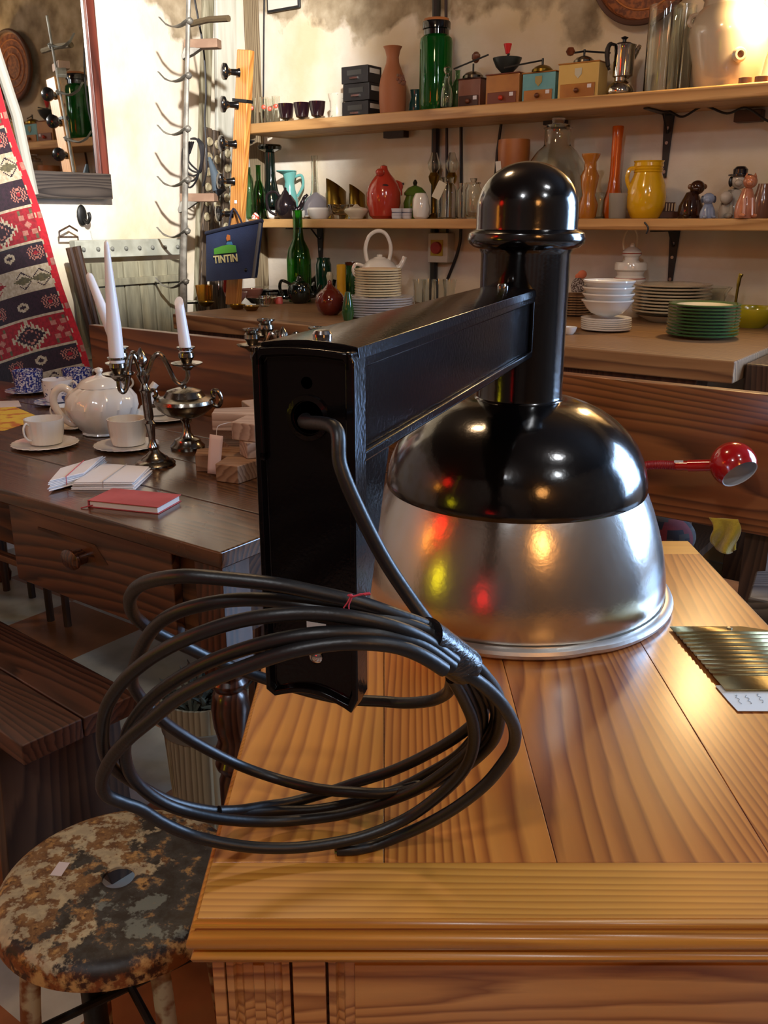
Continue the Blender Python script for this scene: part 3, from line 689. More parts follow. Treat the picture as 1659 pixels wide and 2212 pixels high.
for x, y in ((ax, -ay), (ax, ay), (-ax, -ay), (-ax, ay)):
    mb = MB().box((x, y, .615), (.07, .07, .235)).lathe([(0, 0)] + [(r, z) for r, z in legp] + [(0, .505)], (x, y, 0), 28)
    obj('leg', mb, tableZ, tbl, bevel=.002)
# ================================================================ LONG SETTLE behind table and desk
pewm = wood('reddish_settle_board', '4c2815', '74421f', '845028', 'X', .8, .38, .3, 5, (.2, .2, .3), .15, 20)
pa0 = toab(on(192, -1.63, .95))[0]
pew = thing('settle', 'long reddish-brown wooden settle whose plank back runs behind the table and the desk', 'bench', RL(pa0, -1.63, 0), TH)
PL_ = 2.97 - pa0
zb1 = cast(1400, 826, b=-1.63).z; zb0 = cast(1400, 1112, b=-1.63).z
mb = MB().box((PL_ / 2, .015, (zb0 + zb1) / 2), (PL_, .03, zb1 - zb0)); obj('backrest', mb, pewm, pew, bevel=.003)
mb = MB().box((PL_ / 2 + .2, .17, .43), (PL_ - .4, .30, .03)); obj('seat', mb, pewm, pew, bevel=.003)
for x in (.06, 1.5, PL_ - .06):
    mb = MB().box((x, .055, .46), (.05, .045, .92)); obj('post', mb, dark_wood, pew)
for x in (.3, 1.5, PL_ - .2):
    mb = MB().box((x, .20, .205), (.04, .24, .41)); obj('leg', mb, dark_wood, pew)
# ================================================================ TEA THINGS
def cup(px, py, rt, rb, h, label, mat=white_c, handle=None, group=None, swirl=False, inner=None, hs=1):
    k = At(px, py, z=TZ + .006); k.thing('cup', label, 'cup', group)
    m_ = (lambda t, z, r: 1 + .018 * math.sin(t * 22 + z * 220)) if swirl else None
    k.lathe('bowl', [(rb * .5, 0), (rb, .5), (rb * 1.02, 3), (rt * .93, h * .4), (rt * .98, h * .8), (rt, h)], mat, seg=64 if swirl else 32, wall=rt * .05, mod=m_)
    if handle is not None:
        t = math.radians(handle); c, s_ = math.cos(t), math.sin(t); r = rt * .93
        q = [(r, .82), (r + 9 * hs, .93), (r + 17 * hs, .78), (r + 17 * hs, .5), (r + 8 * hs, .28), (r - .5, .22)]
        k.tube('handle', [(a * c, h * b, a * s_) for a, b in q], 2.4 * hs, white_c, flat=1)
    return k
def saucer(px, py, r, label, mat=white_c, group=None, flute=False, rise=6):
    k = At(px, py, z=TZ + .001)
    m_ = (lambda t, z, q: 1 + (.02 * math.sin(t * 26) if q > r * k.s * .6 else 0)) if flute else None
    k.lathe('saucer', [(0, 1), (r * .45, 1), (r * .55, 0), (r * .58, .5), (r * .8, rise * .6), (r, rise), (r * .98, rise + 1.2), (r * .55, 3), (0, 2.6)], mat, label, 'saucer', group, seg=80, mod=m_)
    return k
saucer(98, 962, 70, 'white fluted saucer under the cup at the front left of the dark table', flute=True)
cup(100, 956, 41, 33, 52, 'white swirl-fluted teacup at the front left, its handle towards the viewer', handle=-120, swirl=True, hs=.9)
saucer(274, 965, 69, 'white fluted saucer under the cup just left of the candelabrum stem', flute=True)
cup(278, 958, 41, 34, 54, 'white swirl-fluted teacup just left of the candelabrum stem', swirl=True, handle=60)
saucer(60, 848, 46, 'blue and white saucer under the leftmost blue patterned cup', blue_s)
cup(64, 843, 32, 29, 43, 'leftmost blue transfer-printed cup near the kilim', blue_c, handle=150)
saucer(175, 850, 46, 'blue and white saucer under the second blue patterned cup', blue_s)
cup(170, 840, 32, 29, 43, 'blue transfer-printed cup behind the teapot, right of the leftmost one', blue_c, handle=20)
saucer(125, 872, 49, 'blue and white saucer under the pale cup with a blue motif', blue_s)
cup(128, 865, 33, 27, 46, 'white cup with a dark blue printed motif in front of the two blue cups', M('white_china_blue_motif', 'dddde0', .12, col2='3c4878', ns=40, ramp=(.56, .6), coat=.5), handle=-15)
saucer(160, 925, 40, 'white saucer tucked behind the teapot handle', flute=True)
cup(148, 912, 27, 22, 36, 'small white cup tucked behind the teapot handle', handle=170, swirl=True, hs=.8)
cup(238, 852, 34, 28, 36, 'white cup with blue rim half hidden behind the teapot lid', M('white_blue_line_china', 'd8dae0', .12, coat=.5), handle=20)
saucer(355, 905, 58, 'white plate behind the candelabrum, below the tureen')
k = At(338, 893, z=TZ + .008); k.lathe('folded_napkin', [(0, 0), (26, 0), (22, 18), (8, 40), (0, 42)], M('white_linen', 'cfccc6', .9), 'white folded cloth on the plate behind the candelabrum', 'napkin', seg=7)
# teapot
k = At(226, 935, z=TZ); k.thing('teapot', 'large white swirl-fluted porcelain teapot left of the candelabrum', 'teapot')
tw = lambda t, z, r: 1 + .022 * math.sin(t * 14 - z * 75)
k.lathe('body', [(0, 2), (40, 0), (46, 2), (44, 6), (52, 14), (70, 40), (76, 60), (73, 78), (62, 92), (48, 99), (45, 101)], white_c, seg=112, mod=tw)
k.lathe('lid', [(48, 100), (46, 104), (38, 112), (22, 119), (7, 122), (5, 126), (9, 131), (8, 136), (0, 139)], white_c, seg=40)
k.tube('spout', [(66, 28, 20), (84, 40, 26), (94, 64, 32), (98, 84, 36), (108, 98, 42)], [16, 14, 11, 9, 8, 8], white_c, n=6, seg=14)
k.tube('handle', [(-56, 82), (-78, 96), (-96, 88), (-103, 66), (-92, 40), (-72, 22), (-58, 20)], 6.5, white_c, seg=12, flat=1.3)
# ---------------------------------------------------------------- candelabra
def candelabrum(k, label, arms, H_=238, grp=None):
    k.thing('candelabrum', label, 'candelabrum', grp)
    k.lathe('base', [(0, 0), (42, 0), (43, 4), (38, 8), (30, 11), (27, 16), (20, 20), (12, 27), (8, 34), (0, 34)], silver, seg=48)
    le = -14
    def cx(z): return le * z / H_
    prof = [(9, 30), (12, 38), (8, 46), (7, 56), (10, 80), (12, 88), (8, 94), (10, 100), (10, 150), (13, 156), (9, 162), (7, 170), (12, 180), (14, 188), (8, 196), (0, 196)]
    mb = MB(); mb.lathe(P(prof, k.s, k.sv), seg=24)
    for v in mb.bm.verts: v.co.x += cx(v.co.z / k.sv) * k.s
    k.done('stem', mb, silver)
    mb = MB(); mb.lathe(P([(0, 194), (7, 196), (5, 202), (12, 210), (13, 218), (9, 230), (3, 240), (0, 244)], k.s, k.sv), (cx(215) * k.s, 0, 0), 20, mod=lambda t, z, r: 1 + .06 * math.sin(t * 9 + z * 900))
    k.done('finial', mb, silver)
    tops = []
    for (dx, dy, dz, hh) in arms:
        o = cx(185)
        q = [(o, 186, 0), (o + dx * .12, 196, dy * .12), (o + dx * .26, 222, dy * .26), (o + dx * .42, 228, dy * .42), (o + dx * .56, 206, dy * .56), (o + dx * .70, 176 + dz * .5, dy * .70), (o + dx * .86, 166 + dz * .6, dy * .86), (o + dx, 180 + dz, dy), (o + dx, 204 + dz, dy)]
        k.tube('arm', q, 5, silver, n=5, seg=10)
        mb = MB(); c = (k.s * (o + dx), k.s * dy, 0); zz0 = 200 + dz
        mb.lathe(P([(0, zz0 - 6), (8, zz0 - 5), (14, zz0 + 1), (31, zz0 + 7), (33, zz0 + 10), (30, zz0 + 10), (14, zz0 + 5), (10, zz0 + 9), (12, zz0 + 15), (17, zz0 + 22), (16, zz0 + 30), (12, zz0 + 34), (19, zz0 + 39), (19, zz0 + 42), (10, zz0 + 42), (9, zz0 + 30), (0, zz0 + 30)], k.s, k.sv), c, 28)
        k.done('candle_socket', mb, silver)
        tops.append(k.P + Vector((c[0], c[1], (zz0 + 30) * k.sv)))
    return tops
def candle(P0, s, px0, tip, r, r2, label, slant=False):
    """from the socket up to a point straight above the picture column of the tip, in the plane facing the camera"""
    T = cast(tip[0], tip[1], Y=P0.y); q = T - P0; L_ = q.length
    mb = MB().lathe([(0, 0), (r, 0), (r * .98, L_ * .3), (r2, L_ - .012), (r2 * .8, L_ - .005), (0, L_)] if not slant else [(0, 0), (r, 0), (r2, L_ - .010), (r2 * .95, L_ - .002), (0, L_)], (0, 0, 0), 24)
    if slant:
        for v in mb.bm.verts:
            if v.co.z > L_ * .9: v.co.z += -v.co.x * 1.2
    o = obj('candle', mb, wax, None, P0, sharp=50); o.rotation_euler = q.to_track_quat('Z', 'Y').to_euler()
    return tag(o, label, 'candle')
k = At(336, 1003, z=TZ)
tp = candelabrum(k, 'tarnished silver three-armed candelabrum with white candles at the front of the dark table', [(90, 14, 0, 0), (-42, -34, -14, 0), (-62, 60, -6, 0)])
candle(tp[0], k.s, 397, (386, 651), 13 * k.s, 9.5 * k.s, 'short white candle with a slanted top in the right arm of the candelabrum', True)
candle(tp[1], k.s, 250, (229, 518), 15 * k.s, 5 * k.s, 'tallest white tapered candle, in the front left arm of the candelabrum')
candle(tp[2], k.s, 225, (190, 588), 12 * k.s, 8 * k.s, 'white candle leaning left in the rear left arm of the candelabrum', False)
k2 = At(632, 958, z=TZ)
candelabrum(k2, 'second silver candelabrum without candles, mostly hidden behind the lamp plate', [(-68, 10, -4, 0), (-44, 60, 10, 0), (70, 0, 0, 0)])
# lidded tazza
k = At(406, 968, z=TZ); k.thing('tureen', 'lidded silver dish on a tall foot with scroll handles, right of the candelabrum', 'tureen')
k.lathe('foot', [(0, 0), (36, 0), (37, 6), (30, 12), (27, 20), (16, 24), (9, 34), (8, 54), (14, 64), (0, 64)], silver, seg=40)
k.lathe('bowl', [(0, 62), (14, 63), (40, 72), (58, 86), (65, 98), (63, 103), (0, 103)], silver, seg=48)
k.lathe('lid', [(66, 100), (64, 105), (44, 110), (40, 116), (36, 122), (20, 127), (8, 129), (5, 135), (0, 137)], silver, seg=48)
for sg in (-1, 1):
    k.tube('handle', [(sg * 60, 92), (sg * 72, 90), (sg * 78, 104), (sg * 72, 120), (sg * 62, 122), (sg * 60, 112), (sg * 66, 108)], 4.5, silver, seg=10)
# star boxes
boxw = wood('grey_washed_wood', '8a6c58', 'a68974', 'b69c86', 'X', 1.5, .7, 0, 4, (0, 0, 0), .2, 10)
boxw2 = wood('brown_unfinished_wood', '6e4a2e', '8a6444', '987455', 'X', 1.5, .7, 0, 4, (.4, 0, 0), .2, 10)
def starbox(cx_, cy_, r, z0, h, rot, mat, label):
    Pc = cast(cx_, cy_, z=TZ + z0)
    n = 6; pts = []
    for i in range(2 * n):
        t = rot + PI * i / n
        for dt in ((-.19, .19) if i % 2 == 0 else (0,)):
            q = r if i % 2 == 0 else r * .56
            pts.append((q * math.cos(t + dt), q * math.sin(t + dt)))
    mb = MB().prism(pts, 0, h)
    o = obj('star_box', mb, mat, None, Pc, bevel=.0025); return tag(o, label, 'box')
starbox(566, 1008, .150, 0, .040, .12, boxw2, 'brown wooden star-shaped block lowest in the pile beside the lamp plate')
starbox(640, 972, .13, .0405, .036, .5, boxw, 'pinkish-grey wooden star-shaped block on the middle of the pile beside the lamp plate')
starbox(612, 922, .165, .077, .040, .06, boxw, 'pale wooden star-shaped block topmost of the pile beside the lamp plate')
def hangtag(pts, mat, label, string=None):
    v = [cast(*p) for p in pts] if not isinstance(pts[0], Vector) else pts
    mb = MB(); mb.grid(lambda u, w_: v[0].lerp(v[1], u).lerp(v[3].lerp(v[2], u), w_) + Vector((0, -.003 * math.sin(PI * w_), 0)), 4, 8)
    o = obj('price_tag', mb, mat, None, solid=.0006)
    if string:
        obj('string', MB().tube(catmull(string, 5), .0007, 6), M('white_cotton', 'cfc8bc', .9), o)
    return tag(o, label, 'tag')
tagm = M('pinkish_paper_tag', 'c7a89c', .8)
Yt = cast(470, 960, z=TZ + .06).y - .03
v = [cast(x, y, Y=Yt - (y - 930) * .0003) for x, y in ((453, 938), (482, 942), (476, 1026), (448, 1022))]
hangtag(v, tagm, 'small handwritten pinkish price tag tied to the pile of star-shaped blocks', [v[0].lerp(v[1], .5), cast(470, 922, Y=Yt), cast(485, 915, Y=Yt + .01), cast(505, 912, Y=Yt + .03)])
# napkins
lin = M('white_linen_napkin', 'dbd9da', .85, bump=.3, bs=50)
def napk(poly, n, t, label, rib, z0=0):
    k = [cast(x, y, z=TZ + z0) for x, y in poly]; c = sum(k, Vector()) / len(k)
    t_ = thing('napkin_bundle', label, 'napkins', c)
    for i in range(n):
        mb = MB(); jit = lambda j: Vector((random.uniform(-.003, .003), random.uniform(-.003, .003), 0))
        pts = [(q - c) * (1 - .012 * i) + jit(i) for q in k]
        mb.prism([(p.x, p.y) for p in pts], i * t, i * t + t * .85)
        obj('napkin', mb, lin, t_, bevel=.0012)
    m0, m1 = (k[0] + k[1]) / 2 - c, (k[2] + k[3]) / 2 - c; h = Vector((0, 0, n * t + .001))
    obj('tie_string', MB().tube([m0 + Vector((0, 0, .001)), m0 + h, m1 + h, m1 + Vector((0, 0, .001))], .0008, 6), M(rib, {'pink_tie': 'c8505a', 'grey_tie': 'a9a4a0'}[rib], .8), t_)
napk([(155, 1058), (292, 1058), (330, 1022), (222, 1015)], 6, .0028, 'bundle of white folded napkins lying flat between the red book and the candelabrum', 'grey_tie')
napk([(104, 1062), (184, 1040), (232, 1000), (132, 1030)], 7, .0030, 'bundle of white napkins tied with red, propped on the left of the other bundle', 'pink_tie', .004)
# red book
q = [cast(*p, z=TZ) for p in ((190, 1096), (342, 1112), (393, 1082), (245, 1068))]
c = sum(q, Vector()) / 4; ex = (q[1] - q[0] + q[2] - q[3]) / 2; ey = (q[3] - q[0] + q[2] - q[1]) / 2
bk = thing('book', 'red clothbound notebook lying near the front edge of the dark table', 'book', c, math.atan2(ex.y, ex.x))
lx, ly = ex.length, ey.length * .96
mb = MB().box((0, 0, .0008), (lx, ly, .0016)).box((0, 0, .0137), (lx, ly, .0018)).box((-lx / 2 + .001, 0, .007), (.002, ly, .012))
obj('cover', mb, M('dusty_red_cloth', 'b24a4e', .55, col2='a33c40', ns=12), bk, bevel=.0007)
obj('pages', MB().box((.0, 0, .0072), (lx - .007, ly - .006, .0112)), M('page_paper', 'd9d6cf', .8), bk)
obj('ribbon', MB().tube([(-lx / 2 + .01, -ly / 2 + .004, .004), (-lx / 2 + .0, -ly / 2 - .008, .003), (-lx / 2 - .008, -ly / 2 - .012, .001)], .0012, 6), M('red_ribbon', 'a02028', .6), bk)
# papers at the left edge
def flat(name, poly, mat, label, cat, z=.0006):
    k = [cast(x, y, z=TZ) for x, y in poly]; o = obj(name, MB().prism([(p.x, p.y) for p in k], TZ, TZ + z), mat); return tag(o, label, cat)
flat('leaflet', ((-60, 905), (-30, 868), (30, 878), (92, 904), (10, 930), (-50, 935)), M('yellow_printed_paper', 'e0c043', .6, col2='c4702f', ns=26, ramp=(.5, .6)), 'yellow printed leaflet with an orange pattern at the left edge of the table', 'leaflet')
flat('slip', ((-40, 868), (40, 866), (46, 878), (-20, 882)), M('pinkish_white_paper', 'd8cfcf', .7), 'pale paper slip behind the yellow leaflet', 'paper', .0012)
# ================================================================ RED GOOSENECK LAMP
redp = M('glossy_red_paint', '9c0c12', .16, coat=.8, crough=.05)
hp_ = cast(1584, 1003, b=-1.76); s_h, _ = scl(hp_)
gl = thing('clip_lamp', 'red gooseneck clip lamp reaching out in front of the settle back', 'lamp', hp_, 0)
ax_ = Vector((.28, -.78, -.56)).normalized(); Rm = ax_.to_track_quat('Z', 'Y').to_matrix()
r = 49 * s_h; prof = [(0, -r * 1.0)] + [(r * math.cos(t), -r * math.sin(t)) for t in [PI / 2 * i / 12 for i in range(11, -1, -1)]] + [(r * .98, r * .18), (r * .90, r * .42)]
prof = [(r * math.sin(PI * i / 20), -r * math.cos(PI * i / 20)) for i in range(15)]
inn = [(q * .95, z * .95) for q, z in reversed(prof)]
mb = MB().lathe(prof, seg=40, mat=Rm); obj('lamp_shade', mb, redp, gl)
mb = MB().lathe([(prof[-1][0], prof[-1][1])] + inn, seg=40, mat=Rm); obj('shade_lining', mb, M('white_enamel', 'b9bcc0', .4), gl)
px_ = lambda x, y, b=-1.76: cast(x, y, b=b) - hp_
obj('neck_tube', MB().tube([px_(1545, 1005), px_(1488, 1006)], 13.5 * s_h, 18), redp, gl)
obj('collar', MB().tube([px_(1490, 1006), px_(1462, 1006)], 11 * s_h, 18), redp, gl)
np_ = catmull([px_(1462, 1006), px_(1420, 1004), px_(1385, 1010), px_(1340, 1040, -1.75), px_(1310, 1100, -1.73), px_(1300, 1165, -1.70)], 22)
obj('gooseneck', MB().tube(np_, [(9.5 + 1.2 * (i % 2)) * s_h for i in range(len(np_))], 14), M('red_rubber_sleeve', '8a0f18', .4), gl)
obj('sticker', MB().box((0, 0, 0), (20 * s_h, .001, 5 * s_h)), M('white_tape', 'd0d0d0', .6), gl, loc=px_(1466, 997, -1.776), rz=0)
# ================================================================ things below the settle back and by the right edge
yel = M('yellow_knitted_cloth', 'a08e24', .9, bump=.8, bs=160, sheen=.4)
kP = cast(1560, 1150, b=-1.66)
mb = MB()
A_ = [cast(x, y, b=-1.66) for x, y in ((1530, 1118), (1590, 1125))]; 
def cl(u, v):
    x = 1532 + 62 * u + 6 * math.sin(v * 5) + 10 * v * (1 - u); y = 1118 + 4 * u + v * (54 + 22 * math.sin(u * 2.6))
    return cast(x, y, b=-1.66 - .02 * math.sin(u * 9 + v * 3) * v) - kP
mb.grid(cl, 22, 18); tag(obj('knitted_cloth', mb, yel, None, kP, solid=.004), 'yellow knitted cloth hanging below the settle back on the right', 'cloth')
mb = MB(); kP = cast(1440, 1160, b=-1.55); s_k, _ = scl(kP)
def bagm(u, v): return 1 if (abs(math.sin(u * 14)) > .55 and v > .3) else 0
mb.ball((0, 0, 0), 62 * s_k, 28, 16, sq=(1, .7, .8))
for f in mb.bm.faces:
    c = f.calc_center_median() / s_k; f.material_index = 1 if 26 < math.hypot(c.x - 8, c.z - 4) < 42 else (2 if pnoise(c * .05) > .12 else 0)
o = tag(obj('bundled_shawl', mb, [M('dark_shawl', '120d16', .9), M('red_shawl_stripe', '5a1218', .9), M('grey_shawl_patch', '2e2824', .9)], None, kP), 'dark bundled shawl with a red ring pattern on the settle seat, right of the lamp', 'shawl')
# dark table corner on the right edge
qv = cast(1617, 1318, z=.80); qw = cast(1632, 1240, z=.84)
sb = thing('side_table', 'corner of a dark weathered wooden table at the right edge of the picture', 'table', cast(1616, 1290, z=.70), 0)
obj('table_top', MB().prism([(0, 0), (.5, -.34), (.5, .2), (.06, .12)], -.045, 0), wood('weathered_dark_top', '2a2522', '443c37', '575049', 'X', 1.4, .5, .1, 4), sb, bevel=.004)
for x, y in ((.06, .03), (.45, -.25), (.44, .13)): obj('leg', MB().box((x, y, -.37), (.05, .05, .66)), tableZ, sb)
# half-round stool glimpsed between table and lamp plate
k = At(585, 1205, z=.60); k.thing('side_stool', 'dark wooden stool with a rounded seat glimpsed between the table and the lamp plate', 'stool')
obj('seat', MB().lathe([(0, 0), (.10, 0), (.104, -.01), (.10, -.028), (0, -.03)], (.03, .03, 0), 32), tableX, k.t)
for a_ in (45, 135, 225, 315):
    t = math.radians(a_); obj('leg', MB().tube([(.03 + .07 * math.cos(t), .03 + .07 * math.sin(t), -.02), (.03 + .11 * math.cos(t), .03 + .11 * math.sin(t), -.60)], .012, 10), tableZ, k.t)
# wooden tub under the table with dried plants
k = At(440, 1490, z=.34); tub = thing('tub', 'pale coopered wooden tub of dried greenery under the dark table', 'tub', (k.P.x, k.P.y, 0))
tw_ = wood('bleached_tub_staves', '7c6a4c', 'a2906c', 'b5a480', 'Z', 1.2, .8, 0, 3, (0, 0, 0), .3, 8)
R0 = 98 * k.s
obj('staves', MB().lathe([(0, 0), (R0 * .78, 0), (R0 * .86, .12), (R0 * .98, .34), (R0 * .92, .34), (R0 * .8, .1), (0, .1)], seg=120, mod=lambda t, z, r: 1 - (.02 if (t * 20 / 2 / PI) % 1 < .1 else 0)), tw_, tub)
for z, q in ((.07, .83), (.27, .95)): obj('hoop', MB().lathe([(R0 * q, z - .012), (R0 * (q + .022), z - .011), (R0 * (q + .03), z + .011), (R0 * q, z + .012)], seg=48), M('grey_metal_hoop', '8f8878', .5, metal=.4), tub)
mb = MB(); random.seed(3)
for i in range(60):
    a_ = random.uniform(0, 2 * PI); r_ = random.uniform(0, R0 * .7); p0 = Vector((r_ * math.cos(a_), r_ * math.sin(a_), .30)); d = Vector((random.uniform(-.06, .06), random.uniform(-.06, .06), random.uniform(.03, .10)))
    mb.tube([p0, p0 + d * .6, p0 + d + Vector((0, 0, -.01))], [.003, .006, .001], 5)
o = obj('dried_greenery', mb, M('dull_green_leaves', '3d4238', .8, col2='5a5a48', ns=30)); o.location = tub.location; o['kind'] = 'stuff'; tag(o, 'dull green dried leaves filling the wooden tub', 'leaves')
# low stool behind: only its legs show under the table
st = thing('foot_stool', 'dark stool whose thin legs show on the checked floor beneath the table', 'stool', cast(90, 1320, z=0))
obj('seat', MB().box((0, .06, .42), (.42, .30, .03)), tableX, st)
for x, y in ((15, 1275), (110, 1340), (147, 1352), (70, 1290)):
    p = cast(x, y, z=0) - st.location; obj('leg', MB().tube([p + Vector((0, 0, .42)), p], .013, 10), dark_wood, st)

# ================================================================ SHELVES on the back wall
shelfw = wood('pale_pine_shelf', '9a6c38', 'b98a50', 'c89c62', 'X', 1.0, .5, .1, 3, (.1, 0, 0), .15, 10)
SB = -.30                                   # front edge of both shelves
zU = cast(1000, 229, b=SB).z; zUb = cast(1000, 256, b=SB).z
zM = cast(1000, 472.5, b=SB).z; zMb = cast(1000, 495, b=SB).z
aU0 = toab(on(527, SB, zU))[0]; aM0 = toab(on(528, SB, zM))[0]
def shelf(a0, z1, z0, label):
    Ls = 2.80 - a0; poly = [(0, -.001), (Ls, -.001), (Ls, SB), (.04, SB), (.012, SB + .012), (0, SB + .04)]
    mb = MB().prism(poly, z0, z1)
    o = obj('shelf', mb, shelfw, None, RL(a0, 0, 0), TH, bevel=.006); return tag(o, label, 'shelf')
shelf(aU0, zU, zUb, 'upper pale pine wall shelf carrying the coffee grinders and the green jar')
shelf(aM0, zM, zMb, 'lower pale pine wall shelf carrying teapots, jugs and animal figurines')
iron = M('black_painted_iron', '15161a', .5)
def bracket(px, z, drop, label, b=-.004):
    p = on(px, b, z); t = thing('shelf_bracket', label, 'bracket', p, TH)
    obj('wall_arm', MB().prism([(-.02, 0), (.02, 0), (.009, -drop), (-.009, -drop)], -.006, 0, Matrix(((1, 0, 0), (0, 0, 1), (0, 1, 0)))), iron, t, bevel=.002)
    obj('shelf_arm', MB().prism([(-.02, 0), (.02, 0), (.009, -.24), (-.009, -.24)], -.006, -.001), iron, t)
    obj('brace', MB().tube([(0, -.012, -drop * .3), (0, -.07, -.004)], .004, 6), iron, t)
    mb = MB()
    for z_ in (-.05, -.10, -drop + .02): mb.lathe([(0, .009), (.006, .009), (.006, .006), (0, .006)], (0, 0, z_), 10, mat=Matrix.Rotation(PI / 2, 3, 'X'))
    obj('screw', mb, M('screw_steel', '8f8f90', .4, metal=1), t)
bracket(1447, zUb, .22, 'black iron bracket under the right part of the upper shelf')
bracket(1459, zMb, .20, 'black iron bracket under the lower shelf above the stacked plates')
bracket(692, zMb, .18, 'black iron bracket under the lower shelf behind the green bottle')
bracket(560, zUb, .10, 'black iron bracket near the left end of the upper shelf')
# pipes, cables, boxes on the wall
def onb(px, py, b): return cast(px, py, b=b)
def wallrun(name, pts, r, mat, label, cat, b=-.02, n=1):
    q = [onb(x, y, b) for x, y in pts]; q = catmull(q, 8) if n > 1 else q
    return tag(obj(name, MB().tube(q, r, 8), mat), label, cat)
bk_ = M('black_plastic', '141419', .45)
wallrun('pipe', ((943, -40), (941, 300), (936, 660)), .017, bk_, 'thick black vertical conduit on the back wall behind the green jar', 'pipe')
wallrun('wire', ((963, -40), (966, 470), (967, 545)), .006, M('brown_cable', '30242a', .5), 'thin dark wire running beside the black conduit', 'wire')
wallrun('wire', ((1083, 265), (1074, 330), (1070, 385)), .006, bk_, 'short black wire hanging behind the orange pot', 'wire')
wallrun('wire', ((996, 270), (996, 480), (990, 540), (966, 605)), .007, bk_, 'black cable curving down beside the red emergency switch', 'wire', n=2)
wallrun('wire', ((1400, 228), (1445, 240), (1475, 252), (1520, 230), (1570, 245), (1612, 233), (1660, 262), (1720, 280)), .004, bk_, 'thin black wire looping under the right end of the upper shelf', 'wire', b=-.10, n=2)
wallrun('wire', ((1392, 480), (1400, 492), (1396, 505)), .003, bk_, 'tiny twisted wire end hanging from the lower shelf edge', 'wire', b=SB - .006, n=2)
def wbox(px, py, w_, h_, d_, mat, name, label, cat, b=-.001):
    p = onb(px, py, b); s_, sv_ = scl(p)
    return tag(obj(name, MB().box((0, -d_ / 2, 0), (w_ * s_ / .81, d_, h_ * sv_)), mat, None, p, TH, bevel=.003), label, cat)
db = M('dark_brown_bakelite', '33201a', .5)
wbox(861, 288, 44, 22, .04, db, 'junction_box', 'dark junction box under the upper shelf above the coral jug', 'box')
wbox(1205, 262, 40, 18, .04, db, 'junction_box', 'dark junction box under the upper shelf above the glass demijohn', 'box')
wbox(1623, 252, 46, 26, .05, M('brown_socket', '4a3026', .5), 'socket', 'brown electric socket at the right end under the upper shelf', 'socket')
wbox(869, 397, 9, 5, .006, db, 'wall_plug', 'tiny dark wall plug right of the coral jug', 'plug')
p = onb(953, 535, -.03); s_, sv_ = scl(p)
sw = thing('emergency_switch', 'white box with a red knob on a yellow plate on the back wall', 'switch', p, TH)
obj('case', MB().box((0, .0, 0), (50 * s_, .06, 64 * sv_)), M('cream_plastic', 'c9c2b2', .5), sw, bevel=.004)
obj('plate', MB().box((-.002, -.033, 0), (30 * s_, .005, 34 * sv_)), M('yellow_plate', 'b09a2e', .5), sw)
obj('knob', MB().lathe([(0, .05), (12 * s_, .05), (13 * s_, .035), (0, .035)], seg=20, mat=Matrix.Rotation(PI / 2, 3, 'X')), M('red_plastic', '96201c', .4), sw)
# ---------------------------------------------------------------- glass and glazes
clr = glass('clear_glass', 'f2f5f0'); grnG = glass('bottle_green_glass', '5aa84a'); grn2 = glass('pale_green_glass', 'a8cfa8')
dkg = M('deep_green_glass', '0f7a2a', .05, trans=.75, ior=1.4); purp = M('dark_plum_glass', '1c0c12', .08, coat=.5)
frost = M('frosted_glass', 'b5b0a4', .35, trans=.5)
terra = M('terracotta', 'a06440', .6, bump=.2, bs=80); brassy = M('polished_old_brass', '8f7430', .28, metal=1, bump=.2, bs=60)
coral = M('coral_glaze', 'b03a2a', .14, coat=.5); greeng = M('olive_green_glaze', '4f6f2a', .15, coat=.5)
yellowg = M('yellow_glaze', 'd6a517', .14, coat=.5); orange = M('orange_glaze', 'c2560e', .15, coat=.5); ochre = M('ochre_glaze', 'a8681c', .2, coat=.5, bump=.5, bs=50)
pewter = M('dark_pewter_glaze', '2a2226', .15, metal=.5, coat=.3); greyg = M('grey_lilac_glass', '8f8a90', .1, coat=.5, trans=.3)
bkG = M('black_green_glass', '0a1410', .06, coat=.6); steel = M('polished_steel', 'c8c4bc', .08, metal=1)
def up(px, off=0): return At(px, z=zU + .0005, b=-.15 + off)
def md(px, off=0): return At(px, z=zM + .0005, b=-.15 + off)
# ================================================================ UPPER SHELF
for px, w_ in ((546, 'leftmost of the four'), (572, 'second from left of the four'), (585, 'third from left of the four'), (598, 'rightmost of the four')):
    k = up(px, -.02 if px != 585 else .06); k.thing('glass', 'tall slim clear drinking glass with a red dot, %s' % w_, 'glass', 'slim glasses with red dots')
    k.lathe('tumbler', [(7, 0), (7.5, 2), (9, 62)], clr, wall=.8, seg=20)
    mb = MB().ball((0, -8.6 * k.s, 40 * k.sv), 4.6 * k.s, 12, 8, sq=(1, .25, 1)); k.done('red_dot', mb, M('red_enamel', 'c8452c', .4))
for i, px in enumerate((619, 653, 686)):
    k = up(px, -.02); k.thing('goblet', 'dark plum glass goblet on a short clear foot, %s of three' % ('left', 'middle', 'right')[i], 'goblet', 'dark plum goblets')
    k.lathe('bowl', [(6, 9), (13, 13), (16, 28), (18, 44)], purp, wall=1.2, seg=28)
    k.lathe('foot', [(0, 0), (13, 0), (12, 1.5), (3, 4), (4, 9), (0, 9)], clr, seg=28)
k = up(728); k.lathe('jar', [(16, 0), (17, 3), (15, 20), (15, 40), (19, 55), (19, 58)], M('white_jar_green_sprig', 'cfc6b4', .2, col2='5a6a4a', ns=70, ramp=(.64, .68), coat=.4), 'white ceramic jar with a small green sprig beside the black drawers', 'jar', wall=1.5)
